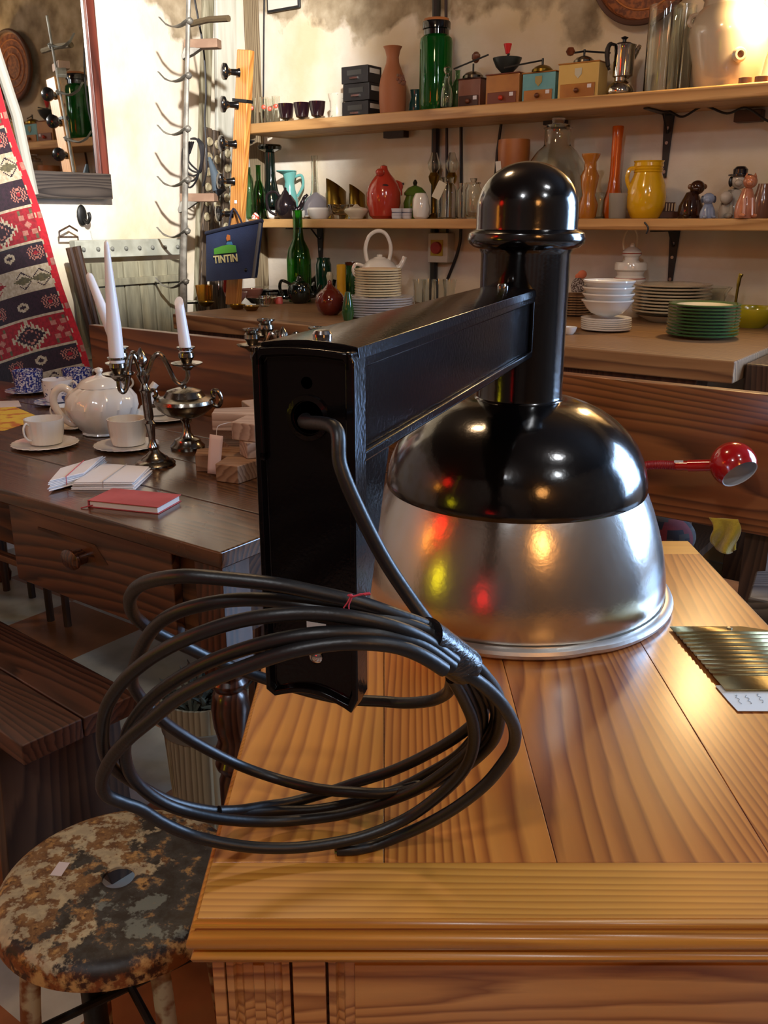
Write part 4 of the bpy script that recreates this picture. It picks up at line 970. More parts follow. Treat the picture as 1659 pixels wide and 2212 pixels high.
# black drawer boxes
k0 = up(783); s_, sv_ = k0.s, k0.sv
for i in range(3):
    t = thing('drawer_box', 'black card-index drawer with a white label, %s of the stack of three' % ('lowest', 'middle', 'topmost')[i], 'box', k0.P + Vector((0, 0, i * 37 * sv_)) + UR * ((-1, 2, -2)[i] * s_), TH, 'stacked black drawers')
    h = 36 * sv_; w2, d2 = 70 * s_, 50 * s_
    obj('case', MB().box((0, 0, h / 2), (w2, d2, h)), bk_, t, bevel=.002)
    obj('handle', MB().box((0, -d2 / 2 - .004, h * .3), (22 * s_, .008, 4 * sv_)), steel, t)
    obj('label', MB().box((w2 / 2 + .0006, 0, h * .7), (.001, d2 * .7, h * .28)), M('label_card', 'b8b4aa', .7), t)
    obj('label_holder', MB().box((0, -d2 / 2 - .0006, h * .62), (w2 * .55, .001, h * .3)), M('smoky_label', '3a3a38', .3), t)
k = up(848, -.03); k.thing('vase', 'tall terracotta bottle vase with a painted sprig and flared lip', 'vase')
k.lathe('body', [(25, 0), (27, 2), (29, 30), (29, 60), (26, 80), (19, 98), (14, 112), (13, 124), (16, 138), (20, 146)], terra, wall=2, seg=40)
mb = MB()
for i in range(14):
    a_ = -1.2 + i * .06; z_ = 74 + 9 * math.sin(i * 1.9)
    r_ = 27.5 - max(0, (z_ - 70)) * .22
    mb.ball((r_ * k.s * math.cos(a_), r_ * k.s * math.sin(a_), z_ * k.sv), 3.6 * k.s, 8, 6, sq=(1, .8, 1))
k.done('painted_sprig', mb, M('faded_sprig_paint', '7d6a52', .7, col2='8a4a44', ns=300))
k = up(899, .04); k.lathe('jug', [(14, 0), (17, 6), (16, 26), (12, 40), (14, 56)], M('teal_glaze', '1f4a50', .15, coat=.5), 'small dark teal pottery jug between the terracotta vase and the green jar', 'jug', wall=1.5)
k = up(940, -.04); k.thing('apothecary_jar', 'tall green glass jar with a black neck and cork disc on the upper shelf', 'jar')
k.lathe('body', [(32, 0), (34, 3), (35, 20), (35, 145), (33, 155), (27, 161)], dkg, seg=48, wall=2)
k.lathe('neck_collar', [(27, 160), (27, 172), (30, 174), (30, 186), (29, 189), (26, 190), (26, 160)], M('black_glass_collar', '080a10', .1, coat=.5), seg=40)
k.lathe('cork', [(0, 188), (25, 188), (26, 191), (26, 195), (0, 196)], M('cork', '9a6238', .8), seg=32)
k = up(964, -.10); k.thing('decanter', 'small cut-glass decanter with a stopper in front of the green jar', 'decanter')
k.lathe('body', [(12, 0), (14, 4), (13, 30), (11, 44), (6, 54), (6, 68), (8, 70)], clr, seg=14, wall=1.5)
k.lathe('stopper', [(0, 68), (4, 69), (3, 74), (7, 80), (7, 88), (0, 94)], clr, seg=12)
k = up(987, .03); k.lathe('bottle', [(13, 0), (14, 4), (14, 52), (10, 64), (5, 72), (5, 88), (6, 90)], grn2, 'pale green glass bottle behind the leftmost coffee grinder', 'bottle', wall=1.3)
# coffee grinders
knobw = M('dark_red_wood_knob', '5a2c18', .3, coat=.3)
def mill(px, label, wf, wd, h, mb_, md_, top, knobc, off=-.02, shield=None):
    k = up(px, off); k.thing('coffee_grinder', label, 'grinder', None, TH)
    W_, D_, Hh = wf / .80 * k.s, wd / .55 * k.s, h * k.sv; s = k.s; v = k.sv
    obj('case', MB().box((0, 0, Hh * .5 + 2 * v), (W_, D_, Hh - 4 * v)), mb_, k.t, bevel=.003)
    obj('base', MB().box((0, 0, 2 * v), (W_ + 5 * s, D_ + 5 * s, 4 * v)), md_, k.t, bevel=.002)
    obj('top_board', MB().box((0, 0, Hh + 1 * v), (W_ + 3 * s, D_ + 3 * s, 3 * v)), md_, k.t, bevel=.002)
    dr_ = obj('drawer', MB().box((0, -D_ / 2 - .002, Hh * .26), (W_ * .86, .006, Hh * .38)), md_, k.t, bevel=.002)
    obj('knob', MB().ball((0, -D_ / 2 - .012, Hh * .26), 5 * s, 14, 10, sq=(1.1, 1, 1)), knobc, dr_)
    obj('price_sticker', MB().box((W_ * .30, -D_ / 2 - .0058, Hh * .36), (9 * s, .001, 8 * v)), M('pale_sticker', 'cfcdd6', .6), dr_)
    mt = iron if top == 'bowl' else (brassy if top == 'brass' else silver)
    if top == 'bowl':
        k.lathe('hopper', [(8, Hh / v + 2), (12, Hh / v + 5), (24, Hh / v + 18), (30, Hh / v + 32), (31, Hh / v + 36)], M('dark_green_iron', '20282a', .4), wall=2)
    else:
        k.lathe('dome', [(23, Hh / v + 2), (22, Hh / v + 8), (16, Hh / v + 14), (6, Hh / v + 18), (0, Hh / v + 19)], mt, c=(0, 0))
    if shield: obj('emblem', MB().prism([(-8, 10), (8, 10), (8, -3), (0, -12), (-8, -3)], -.001, .001, Matrix(((s, 0, 0), (0, 0, 1), (0, v, 0))), (0, -D_ / 2 - .0015, Hh * .74)), shield, k.t)
    return k, Hh / k.sv
dkm = M('reddish_brown_mill_wood', '7a4a36', .35, coat=.3, col2='6a3c2a', ns=12)
k, h = mill(1020, 'reddish brown wooden coffee grinder, leftmost of the four', 44, 17, 64, dkm, M('dark_mill_trim', '3c2018', .4), 'silver', knobw)
k.tube('crank', [(0, h + 16, 0), (0, h + 34, 0)], 2, iron, n=1); k.tube('crank_arm', [(-30, h + 22, -30), (30, h + 34, -40), (62, h + 40, -46)], 1.8, iron, n=1)
k.lathe('crank_knob', [(0, h + 34), (4, h + 36), (9, h + 44), (9, h + 52), (4, h + 58), (0, h + 59)], knobw, c=(6, 0))
orw = M('honey_mill_wood', 'a8702f', .35, coat=.3, col2='96602a', ns=10)
k, h = mill(1092, 'honey wood coffee grinder with an open dark hopper and red crank grip', 64, 20, 68, orw, M('dark_red_mill_trim', '6a3420', .4), 'bowl', M('red_knob', 'b0301c', .3))
k.tube('crank', [(0, h + 20, 0), (0, h + 40, 0), (4, h + 46, 0)], 2.5, iron, n=1); k.lathe('crank_grip', [(0, h + 44), (4, h + 45), (9, h + 66), (0, h + 67)], M('red_grip', 'c01f24', .35), seg=16)
k, h = mill(1168, 'blue coffee grinder with a wooden drawer, beside the cream one', 62, 16, 66, M('blue_mill_paint', '5a96a0', .4, col2='6aa4ac', ns=10), orw, 'brass', knobw, shield=M('gold_transfer', '9a8a54', .4))
k.tube('crank', [(0, h + 16, 0), (0, h + 32, 0)], 2.5, iron, n=1); k.tube('crank_arm', [(0, h + 28, 0), (-60, h + 10, -60)], 1.8, iron, n=1)
k, h = mill(1256, 'cream coffee grinder with a shield emblem, rightmost of the four', 74, 26, 78, M('cream_mill_paint', 'c8a860', .4, col2='bfa058', ns=8), orw, 'silver', knobw, shield=M('white_shield', 'b8b4a0', .5))
k.tube('crank', [(0, h + 16, 0), (0, h + 32, 0)], 2.5, iron, n=1); k.tube('crank_arm', [(-20, h + 22, -26), (0, h + 28, 0), (46, h + 24, 30)], 2, iron, n=1)
k.lathe('crank_knob', [(0, h + 16), (6, h + 18), (10, h + 26), (6, h + 34), (0, h + 35)], knobw, c=(-20, -26))
k = up(1338, -.02); k.thing('moka_pot', 'polished steel stovetop coffee pot with a black handle', 'coffee pot')
k.lathe('boiler', [(0, 0), (22, 0), (28, 6), (30, 14), (27, 24), (20, 32), (14, 36), (14, 44)], steel, seg=40)
k.lathe('jug_body', [(13, 42), (22, 46), (22, 104), (24, 112), (22, 112), (0, 110)], steel, seg=40, c=(4, 0))
k.lathe('lid', [(22, 112), (14, 117), (4, 119), (4, 124), (8, 128), (0, 132)], iron, seg=24, c=(2, 0))
k.tube('handle', [(-14, 112), (-28, 114), (-33, 98), (-30, 72), (-26, 60)], [5, 8, 9, 8, 5], bk_, flat=.6)
k.tube('spout', [(22, 84), (32, 104), (36, 112)], [6, 5, 4], steel)
k = up(1426, -.04); k.lathe('glass_cylinder', [(36, 0), (37, 3), (37, 186)], clr, 'tall clear glass cylinder vase left of the stoneware jug', 'vase', wall=2, seg=48)
k = up(1462, .06); k.lathe('glass_cylinder', [(24, 0), (25, 3), (25, 190)], clr, 'clear glass cylinder standing behind the larger one', 'vase', wall=2, seg=40)
k = up(1566, .0); k.thing('crock', 'large stoneware crock with a spigot hole, brightly lit by the shelf lamp', 'crock')
stn = M('beige_stoneware', 'b0a08a', .2, coat=.5, col2='a39480', ns=4)
k.lathe('body', [(64, 0), (67, 4), (74, 60), (86, 110), (86, 130), (78, 158), (62, 176), (60, 190), (64, 196)], stn, wall=4, seg=56)
Mr = Matrix.Rotation(PI / 2, 3, 'X')
mb = MB().lathe([(6 * k.s, 0), (14 * k.s, .0), (15 * k.s, .01), (11 * k.s, .022), (7 * k.s, .022), (6 * k.s, .0)], (-8 * k.s, -80 * k.s, 62 * k.sv), 24, mat=Mr); k.done('spigot_ring', mb, stn)
mb = MB().lathe([(0, .012), (8 * k.s, .012), (8 * k.s, 0)], (-8 * k.s, -80 * k.s, 62 * k.sv), 20, mat=Mr); k.done('cork_bung', mb, M('brown_cork', '7a4c30', .8))
k.tube('ear_handle', [(-80, 134), (-90, 142), (-86, 156), (-70, 160)], 5, stn); k.tube('ear_handle', [(80, 134), (90, 142), (86, 156), (70, 160)], 5, stn)
for px, w_ in ((1609, 'left'), (1644, 'right')):
    k = At(px, z=zU + .0005, b=-.27); k.lathe('napkin_ring', [(13, 0), (14, 1), (14, 13), (12, 14), (10, 13), (10, 1), (13, 0)], M('brown_ring_wood', '6a4426', .5), '%s of two small brown wooden rings below the bright crock' % w_, 'ring', seg=24)
# shelf lamp, just beyond the right edge
lp0 = RL(2.60, -.20, zU + .001); t = thing('table_lamp', 'small lamp with a bare warm bulb at the right end of the upper shelf', 'lamp', lp0)
obj('base', MB().lathe([(0, 0), (.05, 0), (.05, .01), (.012, .02), (0, .021)], seg=24), brassy, t)
bq = RL(2.47, -.27, 1.95) - lp0
obj('neck', MB().tube(catmull([(0, 0, .01), (.03, 0, .22), bq + Vector((.10, 0, .10)), bq + Vector((.05, 0, .02))], 6), .005, 8), brassy, t)
# ================================================================ wicker tray high on the wall
wk = M('reddish_wicker', '8a4e24', .6, col2='5a2c14', ns=60, st=(1, 6, 1), bump=.8, bs=60)
pT = onb(1400, -78, -.03); s_, sv_ = scl(pT); t = thing('wicker_tray', 'round reddish wicker tray hanging high on the back wall', 'tray', pT, TH)
Rb = 135 * sv_
obj('weave', MB().lathe([(0, .0), (Rb * .5, .002), (Rb * .95, .006), (Rb, .03), (Rb * .96, .03), (Rb * .9, .012), (0, .008)], seg=64, mat=Matrix.Rotation(PI / 2, 3, 'X'), mod=lambda t_, z, r: 1 + .01 * math.sin(t_ * 40)), wk, t)
mb = MB()
ring = [Vector((Rb * .98 * math.cos(i * PI / 36), -.03, Rb * .98 * math.sin(i * PI / 36))) for i in range(72)]
obj('rim', MB().tube(ring, .010, 8, closed=True), M('dark_wicker_rim', '4a2a18', .6), t)
for q in (.35, .55, .75): 
    ring = [Vector((Rb * q * math.cos(i * PI / 24), -.012, Rb * q * math.sin(i * PI / 24))) for i in range(48)]
    obj('band', MB().tube(ring, .004, 6, closed=True), M('orange_wicker', 'a0602c', .6), t)
# framed whiteboard at top left
pB = onb(612, -22, -.012); t = thing('white_board', 'corner of a white board in a dark frame high on the back wall', 'board', pB, TH)
s_, sv_ = scl(pB)
obj('frame', MB().box((0, 0, 0), (94 * s_, .014, 90 * sv_)), iron, t, bevel=.004)
obj('panel', MB().box((0, -.008, 0), (84 * s_, .004, 80 * sv_)), M('white_panel', 'c8c2b8', .5), t)
wallrun('wire', ((571, -20), (570, 60), (569, 200), (567, 262)), .004, bk_, 'dark thin wire running down the corner beside the white board', 'wire', b=-.01)

# ================================================================ LOWER SHELF
def simple(px, prof, mat, name, label, cat, off=0, wall=1.6, **kk):
    k = md(px, off); return k.lathe(name, prof, mat, label, cat, wall=wall, **kk)
k = md(552, -.12); k.lathe('salt_shaker', [(0, 0), (8, 0), (9, 4), (6, 9), (3, 13), (0, 14)], M('white_red_glaze', 'd8d0c8', .2, col2='b8402c', ns=90, ramp=(.5, .54)), 'tiny white and red shaker at the left end of the lower shelf', 'shaker')
simple(562, [(12, 0), (13, 4), (14, 56), (9, 72), (5, 82), (5, 112), (6, 114)], grnG, 'bottle', 'green glass bottle, leftmost on the lower shelf', 'bottle', off=-.06)
simple(541, [(9, 0), (10, 3), (10, 84), (5, 96), (5, 110)], grn2, 'bottle', 'thin pale bottle at the very end of the lower shelf', 'bottle', off=.08)
k = md(588, .05); k.thing('carafe', 'tall black-green bottle with a wide flat stopper at the left of the lower shelf', 'bottle')
k.lathe('body', [(0, 0), (20, 0), (22, 4), (21, 44), (15, 62), (11, 84), (10, 140), (0, 141)], bkG); k.lathe('stopper', [(0, 140), (9, 140), (24, 146), (26, 152), (24, 156), (0, 157)], bkG)
k = md(628, .07); k.thing('jug', 'turquoise pottery jug with a pinched lip behind the dark teapot', 'jug')
tq = M('turquoise_glaze', '5f9a94', .2, coat=.4)
k.lathe('body', [(13, 0), (17, 12), (18, 40), (12, 62), (10, 80), (16, 100)], tq, wall=1.5); k.tube('handle', [(12, 90), (26, 92), (28, 70), (16, 48)], 3, tq)
k.lathe('lip', [(9, 94), (22, 101), (21, 103), (9, 99)], tq, c=(-6, 0))
def teapot(k, name, label, cat, body, mat, sp, hd, lid=None, lidm=None):
    k.thing(name, label, cat); k.lathe('body', body, mat, seg=36)
    if lid: k.lathe('lid', lid, lidm or mat)
    if sp: k.tube('spout', sp[0], sp[1], mat, seg=10)
    if hd: k.tube('handle', hd[0], hd[1], mat, seg=10)
    return k
teapot(md(618, -.10), 'teapot', 'dark pewter-black teapot with a tall thin handle, left on the lower shelf', 'teapot', [(0, 0), (12, 0), (20, 8), (24, 24), (22, 38), (12, 52), (0, 54)], pewter, ([(20, 14), (32, 26), (40, 44), (48, 52)], [6, 5, 4, 3]), ([(-10, 44), (-22, 58), (-38, 52), (-40, 34), (-34, 16), (-20, 8)], 3), [(0, 52), (9, 52), (6, 58), (3, 62), (3, 66), (0, 68)])
for px, o_, w_ in ((590, -.02, 'left of the dark teapot'), (645, -.08, 'right of the dark teapot'), (660, -.02, 'in front of the grey glass bell')):
    k = md(px, o_); k.lathe('cup', [(9, 0), (13, 3), (15, 10), (15, 18)], white_c, 'small white china cup %s' % w_, 'cup', wall=1.3)
k = md(684, .02); k.thing('bell_cover', 'grey ribbed glass bell cover with a small knob on the lower shelf', 'cover')
k.lathe('bell', [(33, 6), (33, 14), (29, 32), (20, 46), (8, 53), (5, 56), (0, 58)], greyg, mod=lambda t, z, r: 1 + .02 * math.sin(t * 24)); k.lathe('plate', [(0, 0), (20, 0), (35, 5), (35, 7), (0, 6)], white_c)
simple(682, [(16, 0), (18, 6), (14, 40), (8, 62), (6, 120), (7, 134)], clr, 'lamp_chimney', 'tall clear glass lamp chimney behind the grey bell cover', 'chimney', off=.09)
k = md(690, -.11); k.lathe('dish', [(0, 0), (18, 0), (24, 8), (27, 20), (24, 24), (8, 25), (0, 25)], white_c, 'white oval covered dish at the front of the lower shelf', 'dish', seg=40)
for px, h_, w_ in ((727, 86, 'larger, left'), (772, 74, 'smaller, right')):
    k = md(px, .04); k.thing('scoop', '%s of two open brass scoops standing on end' % w_, 'scoop')
    r_ = 21 if h_ > 80 else 17
    n_ = 40; mb = MB(); rg = []
    for z_ in (0, 1):
        rg.append([mb.bm.verts.new((r_ * k.s * math.cos(2 * PI * i / n_), r_ * k.s * math.sin(2 * PI * i / n_), (0 if z_ == 0 else (h_ - (h_ * .34) * (1 + math.cos(2 * PI * i / n_ - .3)) / 2)) * k.sv)) for i in range(n_)])
    for i in range(n_): mb._f([rg[0][i], rg[0][(i + 1) % n_], rg[1][(i + 1) % n_], rg[1][i]])
    mb._f(rg[0][::-1]); obj('body', mb, brassy, k.t, solid=.002)
    k.lathe('rim_bead', [(r_, 0), (r_ + 2, 1), (r_ + 2, 5), (r_, 6)], brassy)
k = md(738, -.10); k.lathe('dish', [(0, 0), (22, 0), (24, 8), (28, 18), (30, 30), (28, 31), (24, 20), (18, 12), (0, 10)], clr, 'clear moulded glass dish in front of the brass scoops', 'dish', seg=24, mod=lambda t, z, r: 1 + .03 * math.sin(t * 10))
k = md(770, -.12); k.lathe('dish', [(0, 0), (14, 0), (16, 5), (26, 14), (27, 18), (24, 22), (8, 26), (3, 31), (0, 32)], M('cream_gold_china', 'cfc8b4', .12, coat=.6), 'round white covered dish with a gold line beside the coral jug', 'dish')
k = md(829, -.06); k.thing('hen_jug', 'coral red bird-shaped ceramic jug on the lower shelf', 'jug')
k.lathe('body', [(0, 0), (24, 0), (31, 6), (37, 34), (37, 56), (32, 72), (24, 84), (14, 96), (9, 104), (7, 112), (0, 115)], coral, seg=40)
k.done('beak', MB().ball(k.pt(-8, 98, -14), 10 * k.s, 16, 10, sq=(1, 1.5, .8)), coral)
k.done('mouth_hole_spot', MB().ball(k.pt(3, 70, -31), 6 * k.s, 12, 8, sq=(1.2, .4, .5)), M('dark_red_hole_shade', '3a0c08', .6))  # dark spot on the surface paints the shade inside the mouth
k.tube('tail', [(20, 70, 10), (34, 74, 10), (36, 50, 6)], [8, 6, 4], coral)
for px, o_, w_ in ((857, -.13, 'left, just below the coral jug'), (879, -.10, 'right')):
    k = md(px, o_); k.lathe('egg_cup', [(0, 0), (10, 0), (11, 4), (11, 16), (12, 22)], M('white_blue_band_china', 'c8cad2', .2, col2='1f2a5a', ns=38, st=(.01, .01, 1), ramp=(.5, .52)), 'small white pot with a blue rim, %s of a pair' % w_, 'pot', wall=1)
k = md(896, .02); k.thing('lidded_pot', 'olive green lidded pot with a pointed knob', 'pot')
k.lathe('body', [(0, 0), (16, 0), (24, 14), (25, 34), (20, 48), (20, 52), (0, 52)], greeng); k.lathe('lid', [(23, 50), (24, 56), (16, 66), (5, 71), (0, 72)], greeng); k.lathe('knob', [(0, 70), (3, 71), (5, 77), (2, 83), (0, 84)], M('dark_knob', '1e1a12', .4))
k = md(909, -.11); k.lathe('crumpled_cup', [(13, 0), (17, 4), (19, 20), (17, 42), (12, 54), (10, 55)], white_c, 'white crumpled-shape ceramic cup in front of the green pot', 'cup', wall=1.5, seg=12, mod=lambda t, z, r: 1 + .06 * math.sin(t * 3 + z * 60))
for px, w_ in ((936, 'left'), (974, 'right')):
    k = md(px, .06); k.thing('oil_lamp', 'small brass oil lamp with a round glass globe, %s of two' % w_, 'lamp')
    k.lathe('stand', [(0, 0), (14, 0), (12, 5), (4, 12), (4, 70), (10, 80), (12, 90), (8, 98), (0, 99)], brassy); k.lathe('globe', [(7, 98), (13, 108), (14, 118), (9, 130), (6, 140), (5, 140), (8, 129), (12.8, 118), (12, 108), (6, 98)], clr)
k = md(964, -.08); k.thing('glass_jar', 'clear glass jar with a wide neck and a paper tag tied on', 'jar')
k.lathe('body', [(21, 0), (23, 3), (23, 58), (20, 70), (14, 76), (14, 84), (16, 88)], clr, wall=1.5)
k.done('paper_tag', MB().box((0, 0, 0), (18 * k.s, .001, 38 * k.sv), mat=Matrix.Rotation(.45, 3, 'Y')), M('cream_tag', 'cdc6ae', .8), loc=k.pt(-18, 60, -26))
simple(998, [(11, 0), (12, 3), (12, 60), (8, 66), (8, 76)], clr, 'bottle', 'narrow clear glass bottle right of the tagged jar', 'bottle', off=-.04)
k = md(1021, -.08); k.thing('glass_jar', 'square-shouldered clear glass jar with a glass stopper beside the lamp dome', 'jar')
k.lathe('body', [(17, 0), (18, 3), (18, 62), (14, 68), (14, 74)], clr, wall=1.4); k.lathe('stopper', [(0, 72), (16, 74), (16, 77), (6, 78), (8, 86), (0, 87)], clr)
k = md(1104, -.02); k.thing('wooden_pot', 'tapering orange-brown wooden pot with carved marks and a hanging tag, behind the lamp', 'pot')
k.lathe('body', [(26, 0), (28, 4), (34, 150), (33, 166)], M('orange_wood_pot', '9a5a22', .5, col2='8a4c1a', ns=10), wall=3)
k.done('paper_tag', MB().box((0, 0, 0), (11 * k.s, .001, 40 * k.sv), mat=Matrix.Rotation(-.12, 3, 'Y')), M('white_tag', 'cfcbc0', .8), loc=k.pt(-34, 100, -30))
k = md(1195, .0); k.thing('demijohn', 'large clear glass demijohn behind the black dome of the lamp', 'jar')
k.lathe('body', [(58, 0), (62, 6), (64, 90), (58, 118), (42, 142), (30, 152), (28, 156), (28, 186), (31, 190)], clr, wall=2.2, seg=48)
k.lathe('stopper', [(0, 184), (24, 186), (25, 196), (12, 200), (14, 210), (0, 212)], clr)
k = md(1268, -.06); k.lathe('vase', [(17, 0), (19, 6), (20, 30), (14, 50), (17, 70), (19, 90), (13, 104), (13, 120), (19, 132), (19, 137)], ochre, 'ochre glazed vase with moulded twisting leaves', 'vase', wall=2, mod=lambda t, z, r: 1 + .06 * math.sin(t * 4 + z * 60))
k = md(1296, .04); k.lathe('tumbler', [(18, 0), (20, 4), (17, 40), (20, 56)], clr, 'clear glass beaker between the ochre and orange vases', 'glass', wall=1.4)
k = md(1321, .05); k.lathe('vase', [(18, 0), (21, 12), (20, 40), (14, 62), (11, 90), (11, 170), (12, 192), (11, 194)], orange, 'very tall slim orange vase reaching the upper shelf', 'vase', wall=1.6)
k = md(1333, -.10); k.lathe('tumbler', [(17, 0), (18, 2), (21, 54)], frost, 'frosted glass tumbler in front of the tall orange vase', 'glass', wall=1.4)
for px in (1290, 1303): pass
k = md(1392, -.06); k.thing('jug', 'bright yellow ribbed ceramic jug on the lower shelf', 'jug')
k.lathe('body', [(28, 0), (31, 3), (40, 24), (42, 46), (38, 72), (30, 92), (29, 97), (31, 99), (29, 102), (31, 105), (29, 108), (31, 111), (30, 118), (32, 122)], yellowg, wall=2.4, seg=48)
k.tube('handle', [(-26, 106), (-40, 104), (-44, 84), (-36, 62)], 4.5, yellowg, seg=10)
k = md(1442, .0); k.thing('toast_rack', 'small brown wooden rack with pale slats right of the yellow jug', 'rack')
k.done('body', MB().box((0, 0, 8 * k.sv), (44 * k.s, 26 * k.s, 14 * k.sv)).box((0, 10 * k.s, 24 * k.sv), (34 * k.s, 4 * k.s, 22 * k.sv)), M('brown_rack_wood', '4a2a1c', .4), bevel=.002)
for i in range(4): k.done('slat', MB().box(((i - 1.5) * 6 * k.s, -14 * k.s, 24 * k.sv), (2 * k.s, 2 * k.s, 16 * k.sv)), M('bone_slat', 'c0a888', .5))
def animal(k, name, label, cat, mat, w, h, head, ears=None, mirror=1, hatm=None, mat2=None):
    """seated figure: body, head, muzzle, ears, paws; w,h picture units"""
    k.thing(name, label, cat)
    mb = MB(); s, v = k.s, k.sv
    mb.lathe(P([(0, 0), (w * .46, 0), (w * .5, h * .12), (w * .46, h * .32), (w * .30, h * .55), (w * .22, h * .66), (0, h * .72)], s, v), seg=22, sy=.8)
    hx, hz, hr = head
    mb.ball((hx * s, -.1 * w * s, hz * v), hr * s, 18, 12, sq=(1, .9, .92))
    mb.ball((hx * s - mirror * hr * .35 * s, -(.1 * w + hr * .75) * s, (hz - hr * .25) * v), hr * .48 * s, 12, 8, sq=(1, 1, .8))
    for sg in (-1, 1):
        mb.ball((sg * w * .28 * s, -w * .38 * s, h * .06 * v), w * .15 * s, 10, 8, sq=(.9, 1.5, .7))
        mb.tube([(sg * w * .17 * s, -w * .26 * s, h * .45 * v), (sg * w * .19 * s, -w * .42 * s, h * .06 * v)], w * .09 * s, 8)
    k.done('body', mb, mat)
    for sg in (-1, 1):
        if ears == 'point': k.done('ear', MB().lathe([(hr * .32 * s, 0), (0, hr * .7 * v)], ((hx + sg * hr * .6) * s, -.1 * w * s, (hz + hr * .6) * v), 8), mat)
        elif ears == 'round': k.done('ear', MB().ball(((hx + sg * hr * .95) * s, -.1 * w * s, (hz + hr * .1) * v), hr * .35 * s, 10, 8, sq=(1, .5, 1)), mat2 or mat)
        elif ears == 'flop': k.done('ear', MB().ball(((hx + sg * hr * 1.0) * s, -.1 * w * s, (hz - hr * .1) * v), hr * .5 * s, 10, 8, sq=(.6, .5, 1.2)), mat2 or mat)
    return k
animal(md(1490, -.03), 'monkey_figurine', 'dark brown glazed seated monkey figurine on the lower shelf', 'figurine', M('dark_brown_glaze', '2e1812', .15, coat=.5, col2='3c2216', ns=30), 56, 84, (8, 66, 16), 'round', mat2=M('tan_ear', '6a4424', .3))
animal(md(1527, -.12), 'dog_figurine', 'small pale blue china puppy in front of the brown monkey', 'figurine', M('pale_blue_glaze', '8290ac', .15, coat=.5), 34, 50, (-2, 42, 13), 'flop', mat2=M('dark_blue_ear', '3a4050', .3))
k = animal(md(1580, .03), 'clown_dog_figurine', 'white china dog with black markings and a black hat', 'figurine', M('white_grey_glaze', 'b8b0a4', .15, coat=.5, col2='4a4440', ns=24, ramp=(.56, .62)), 60, 92, (6, 80, 18), 'flop', mat2=M('black_ear', '181414', .3))
k.lathe('hat', [(0, 90), (24, 90), (24, 93), (15, 95), (15, 104), (9, 110), (0, 111)], M('black_hat_glaze', '14121a', .2, coat=.4), c=(6, -6))
k.done('head', MB().ball(k.pt(-24, 44, -22), 13 * k.s, 14, 10), M('white_ear_glaze', 'c0b8ac', .15, coat=.5))
animal(md(1608, -.13), 'cat_figurine', 'salmon pink china cat sitting upright, rightmost in front on the lower shelf', 'figurine', M('salmon_glaze', 'b9785a', .15, coat=.5, col2='a8684c', ns=20), 46, 96, (2, 78, 15), 'point')
k = md(1642, .02); k.lathe('jug', [(16, 0), (20, 10), (20, 40), (14, 62), (12, 74)], M('brown_mottled_glaze', '7a5240', .2, coat=.5), 'mottled brown pottery jug partly behind the salmon cat', 'jug', wall=1.6)

# ================================================================ LEFT WALL
# mirror
c4 = [cast(x, y, a=.03) for x, y in ((238, 430), (185, -60))]
mb0, mb1 = toab(c4[0])[1], toab(cast(238, 430, a=.03))[1]
zt, zb = cast(180, -60, a=.03).z, cast(200, 430, a=.03).z
bR = toab(cast(225, 300, a=.03))[1]; Wm = .95
mir = thing('mirror', 'tall wall mirror in a red-brown frame on the left wall', 'mirror', RL(.02, bR - Wm / 2, zb), TH)
Hm = zt - zb
frm = wood('red_brown_frame', '3a1610', '5f281c', '6f3426', 'Z', 1, .35, .2, 2)
ft = .045
obj('frame', MB().box((.012, Wm / 2 - ft / 2, Hm / 2), (.03, ft, Hm)).box((.012, -Wm / 2 + ft / 2, Hm / 2), (.03, ft, Hm)).box((.012, 0, Hm - ft / 2), (.03, Wm - 2 * ft, ft)), frm, mir, bevel=.004)
obj('bottom_rail', MB().box((.016, 0, .05), (.04, Wm - .001, .10)), wood('dark_mirror_rail', '1e1714', '38302a', '4a4038', 'Y', 1.5, .5, .1, 4), mir, bevel=.004)
obj('mirror_glass', MB().box((.008, 0, Hm / 2), (.004, Wm - ft, Hm - ft)), M('mirror_silvering', 'd4d6d4', .02, metal=1), mir)
def inab(a, b, z): return RL(a, b, z)
# coat rack with black knobs: leaning pine post
Pa = cast(534, 108, a=.65); 
def postpt(px, py): return cast(px, py, b=toab(Pa)[1])
pt0, pt1 = postpt(513, 475), postpt(531, 108)
ax3 = (pt1 - pt0).normalized(); s3, _ = scl(pt1)
ext_ = (pt0.z - .955) / ax3.z; ln_ = (pt1 - pt0).length + ext_
cr = thing('coat_rack', 'leaning pine post studded with black bobbin pegs, left of the shelves', 'coat rack', pt0 - ax3 * ext_, 0)
q_ = ax3.to_track_quat('Z', 'Y'); Rq = Matrix((UR - ax3 * UR.dot(ax3), NN - ax3 * NN.dot(ax3), ax3)).transposed()
cols = [Vector((Rq[0][i], Rq[1][i], Rq[2][i])).normalized() for i in range(3)]; Rq = Matrix(cols).transposed()
obj('post', MB().box(ax3 * ln_ / 2, (38 * s3, .03, ln_), mat=Rq), wood('pine_post', '9a5e24', 'b87a34', 'c68a42', 'Z', 1.2, .4, .2, 3), cr, bevel=.004)
for i, y in enumerate((158, 228, 312, 392, 462)):
    p = postpt(531 - (y - 108) * .049 - 6, y) - (pt0 - ax3 * ext_) - NN * .016
    Rk = (-NN - UR * .45).normalized().to_track_quat('Z', 'Y').to_matrix()
    obj('peg', MB().lathe([(0, 0), (.017, .0), (.012, .01), (.011, .035), (.02, .048), (.030, .054), (.030, .064), (.012, .070), (0, .070)], p, 20, mat=Rk), M('black_lacquered_peg', '0e0d0d', .15, coat=.5), cr)
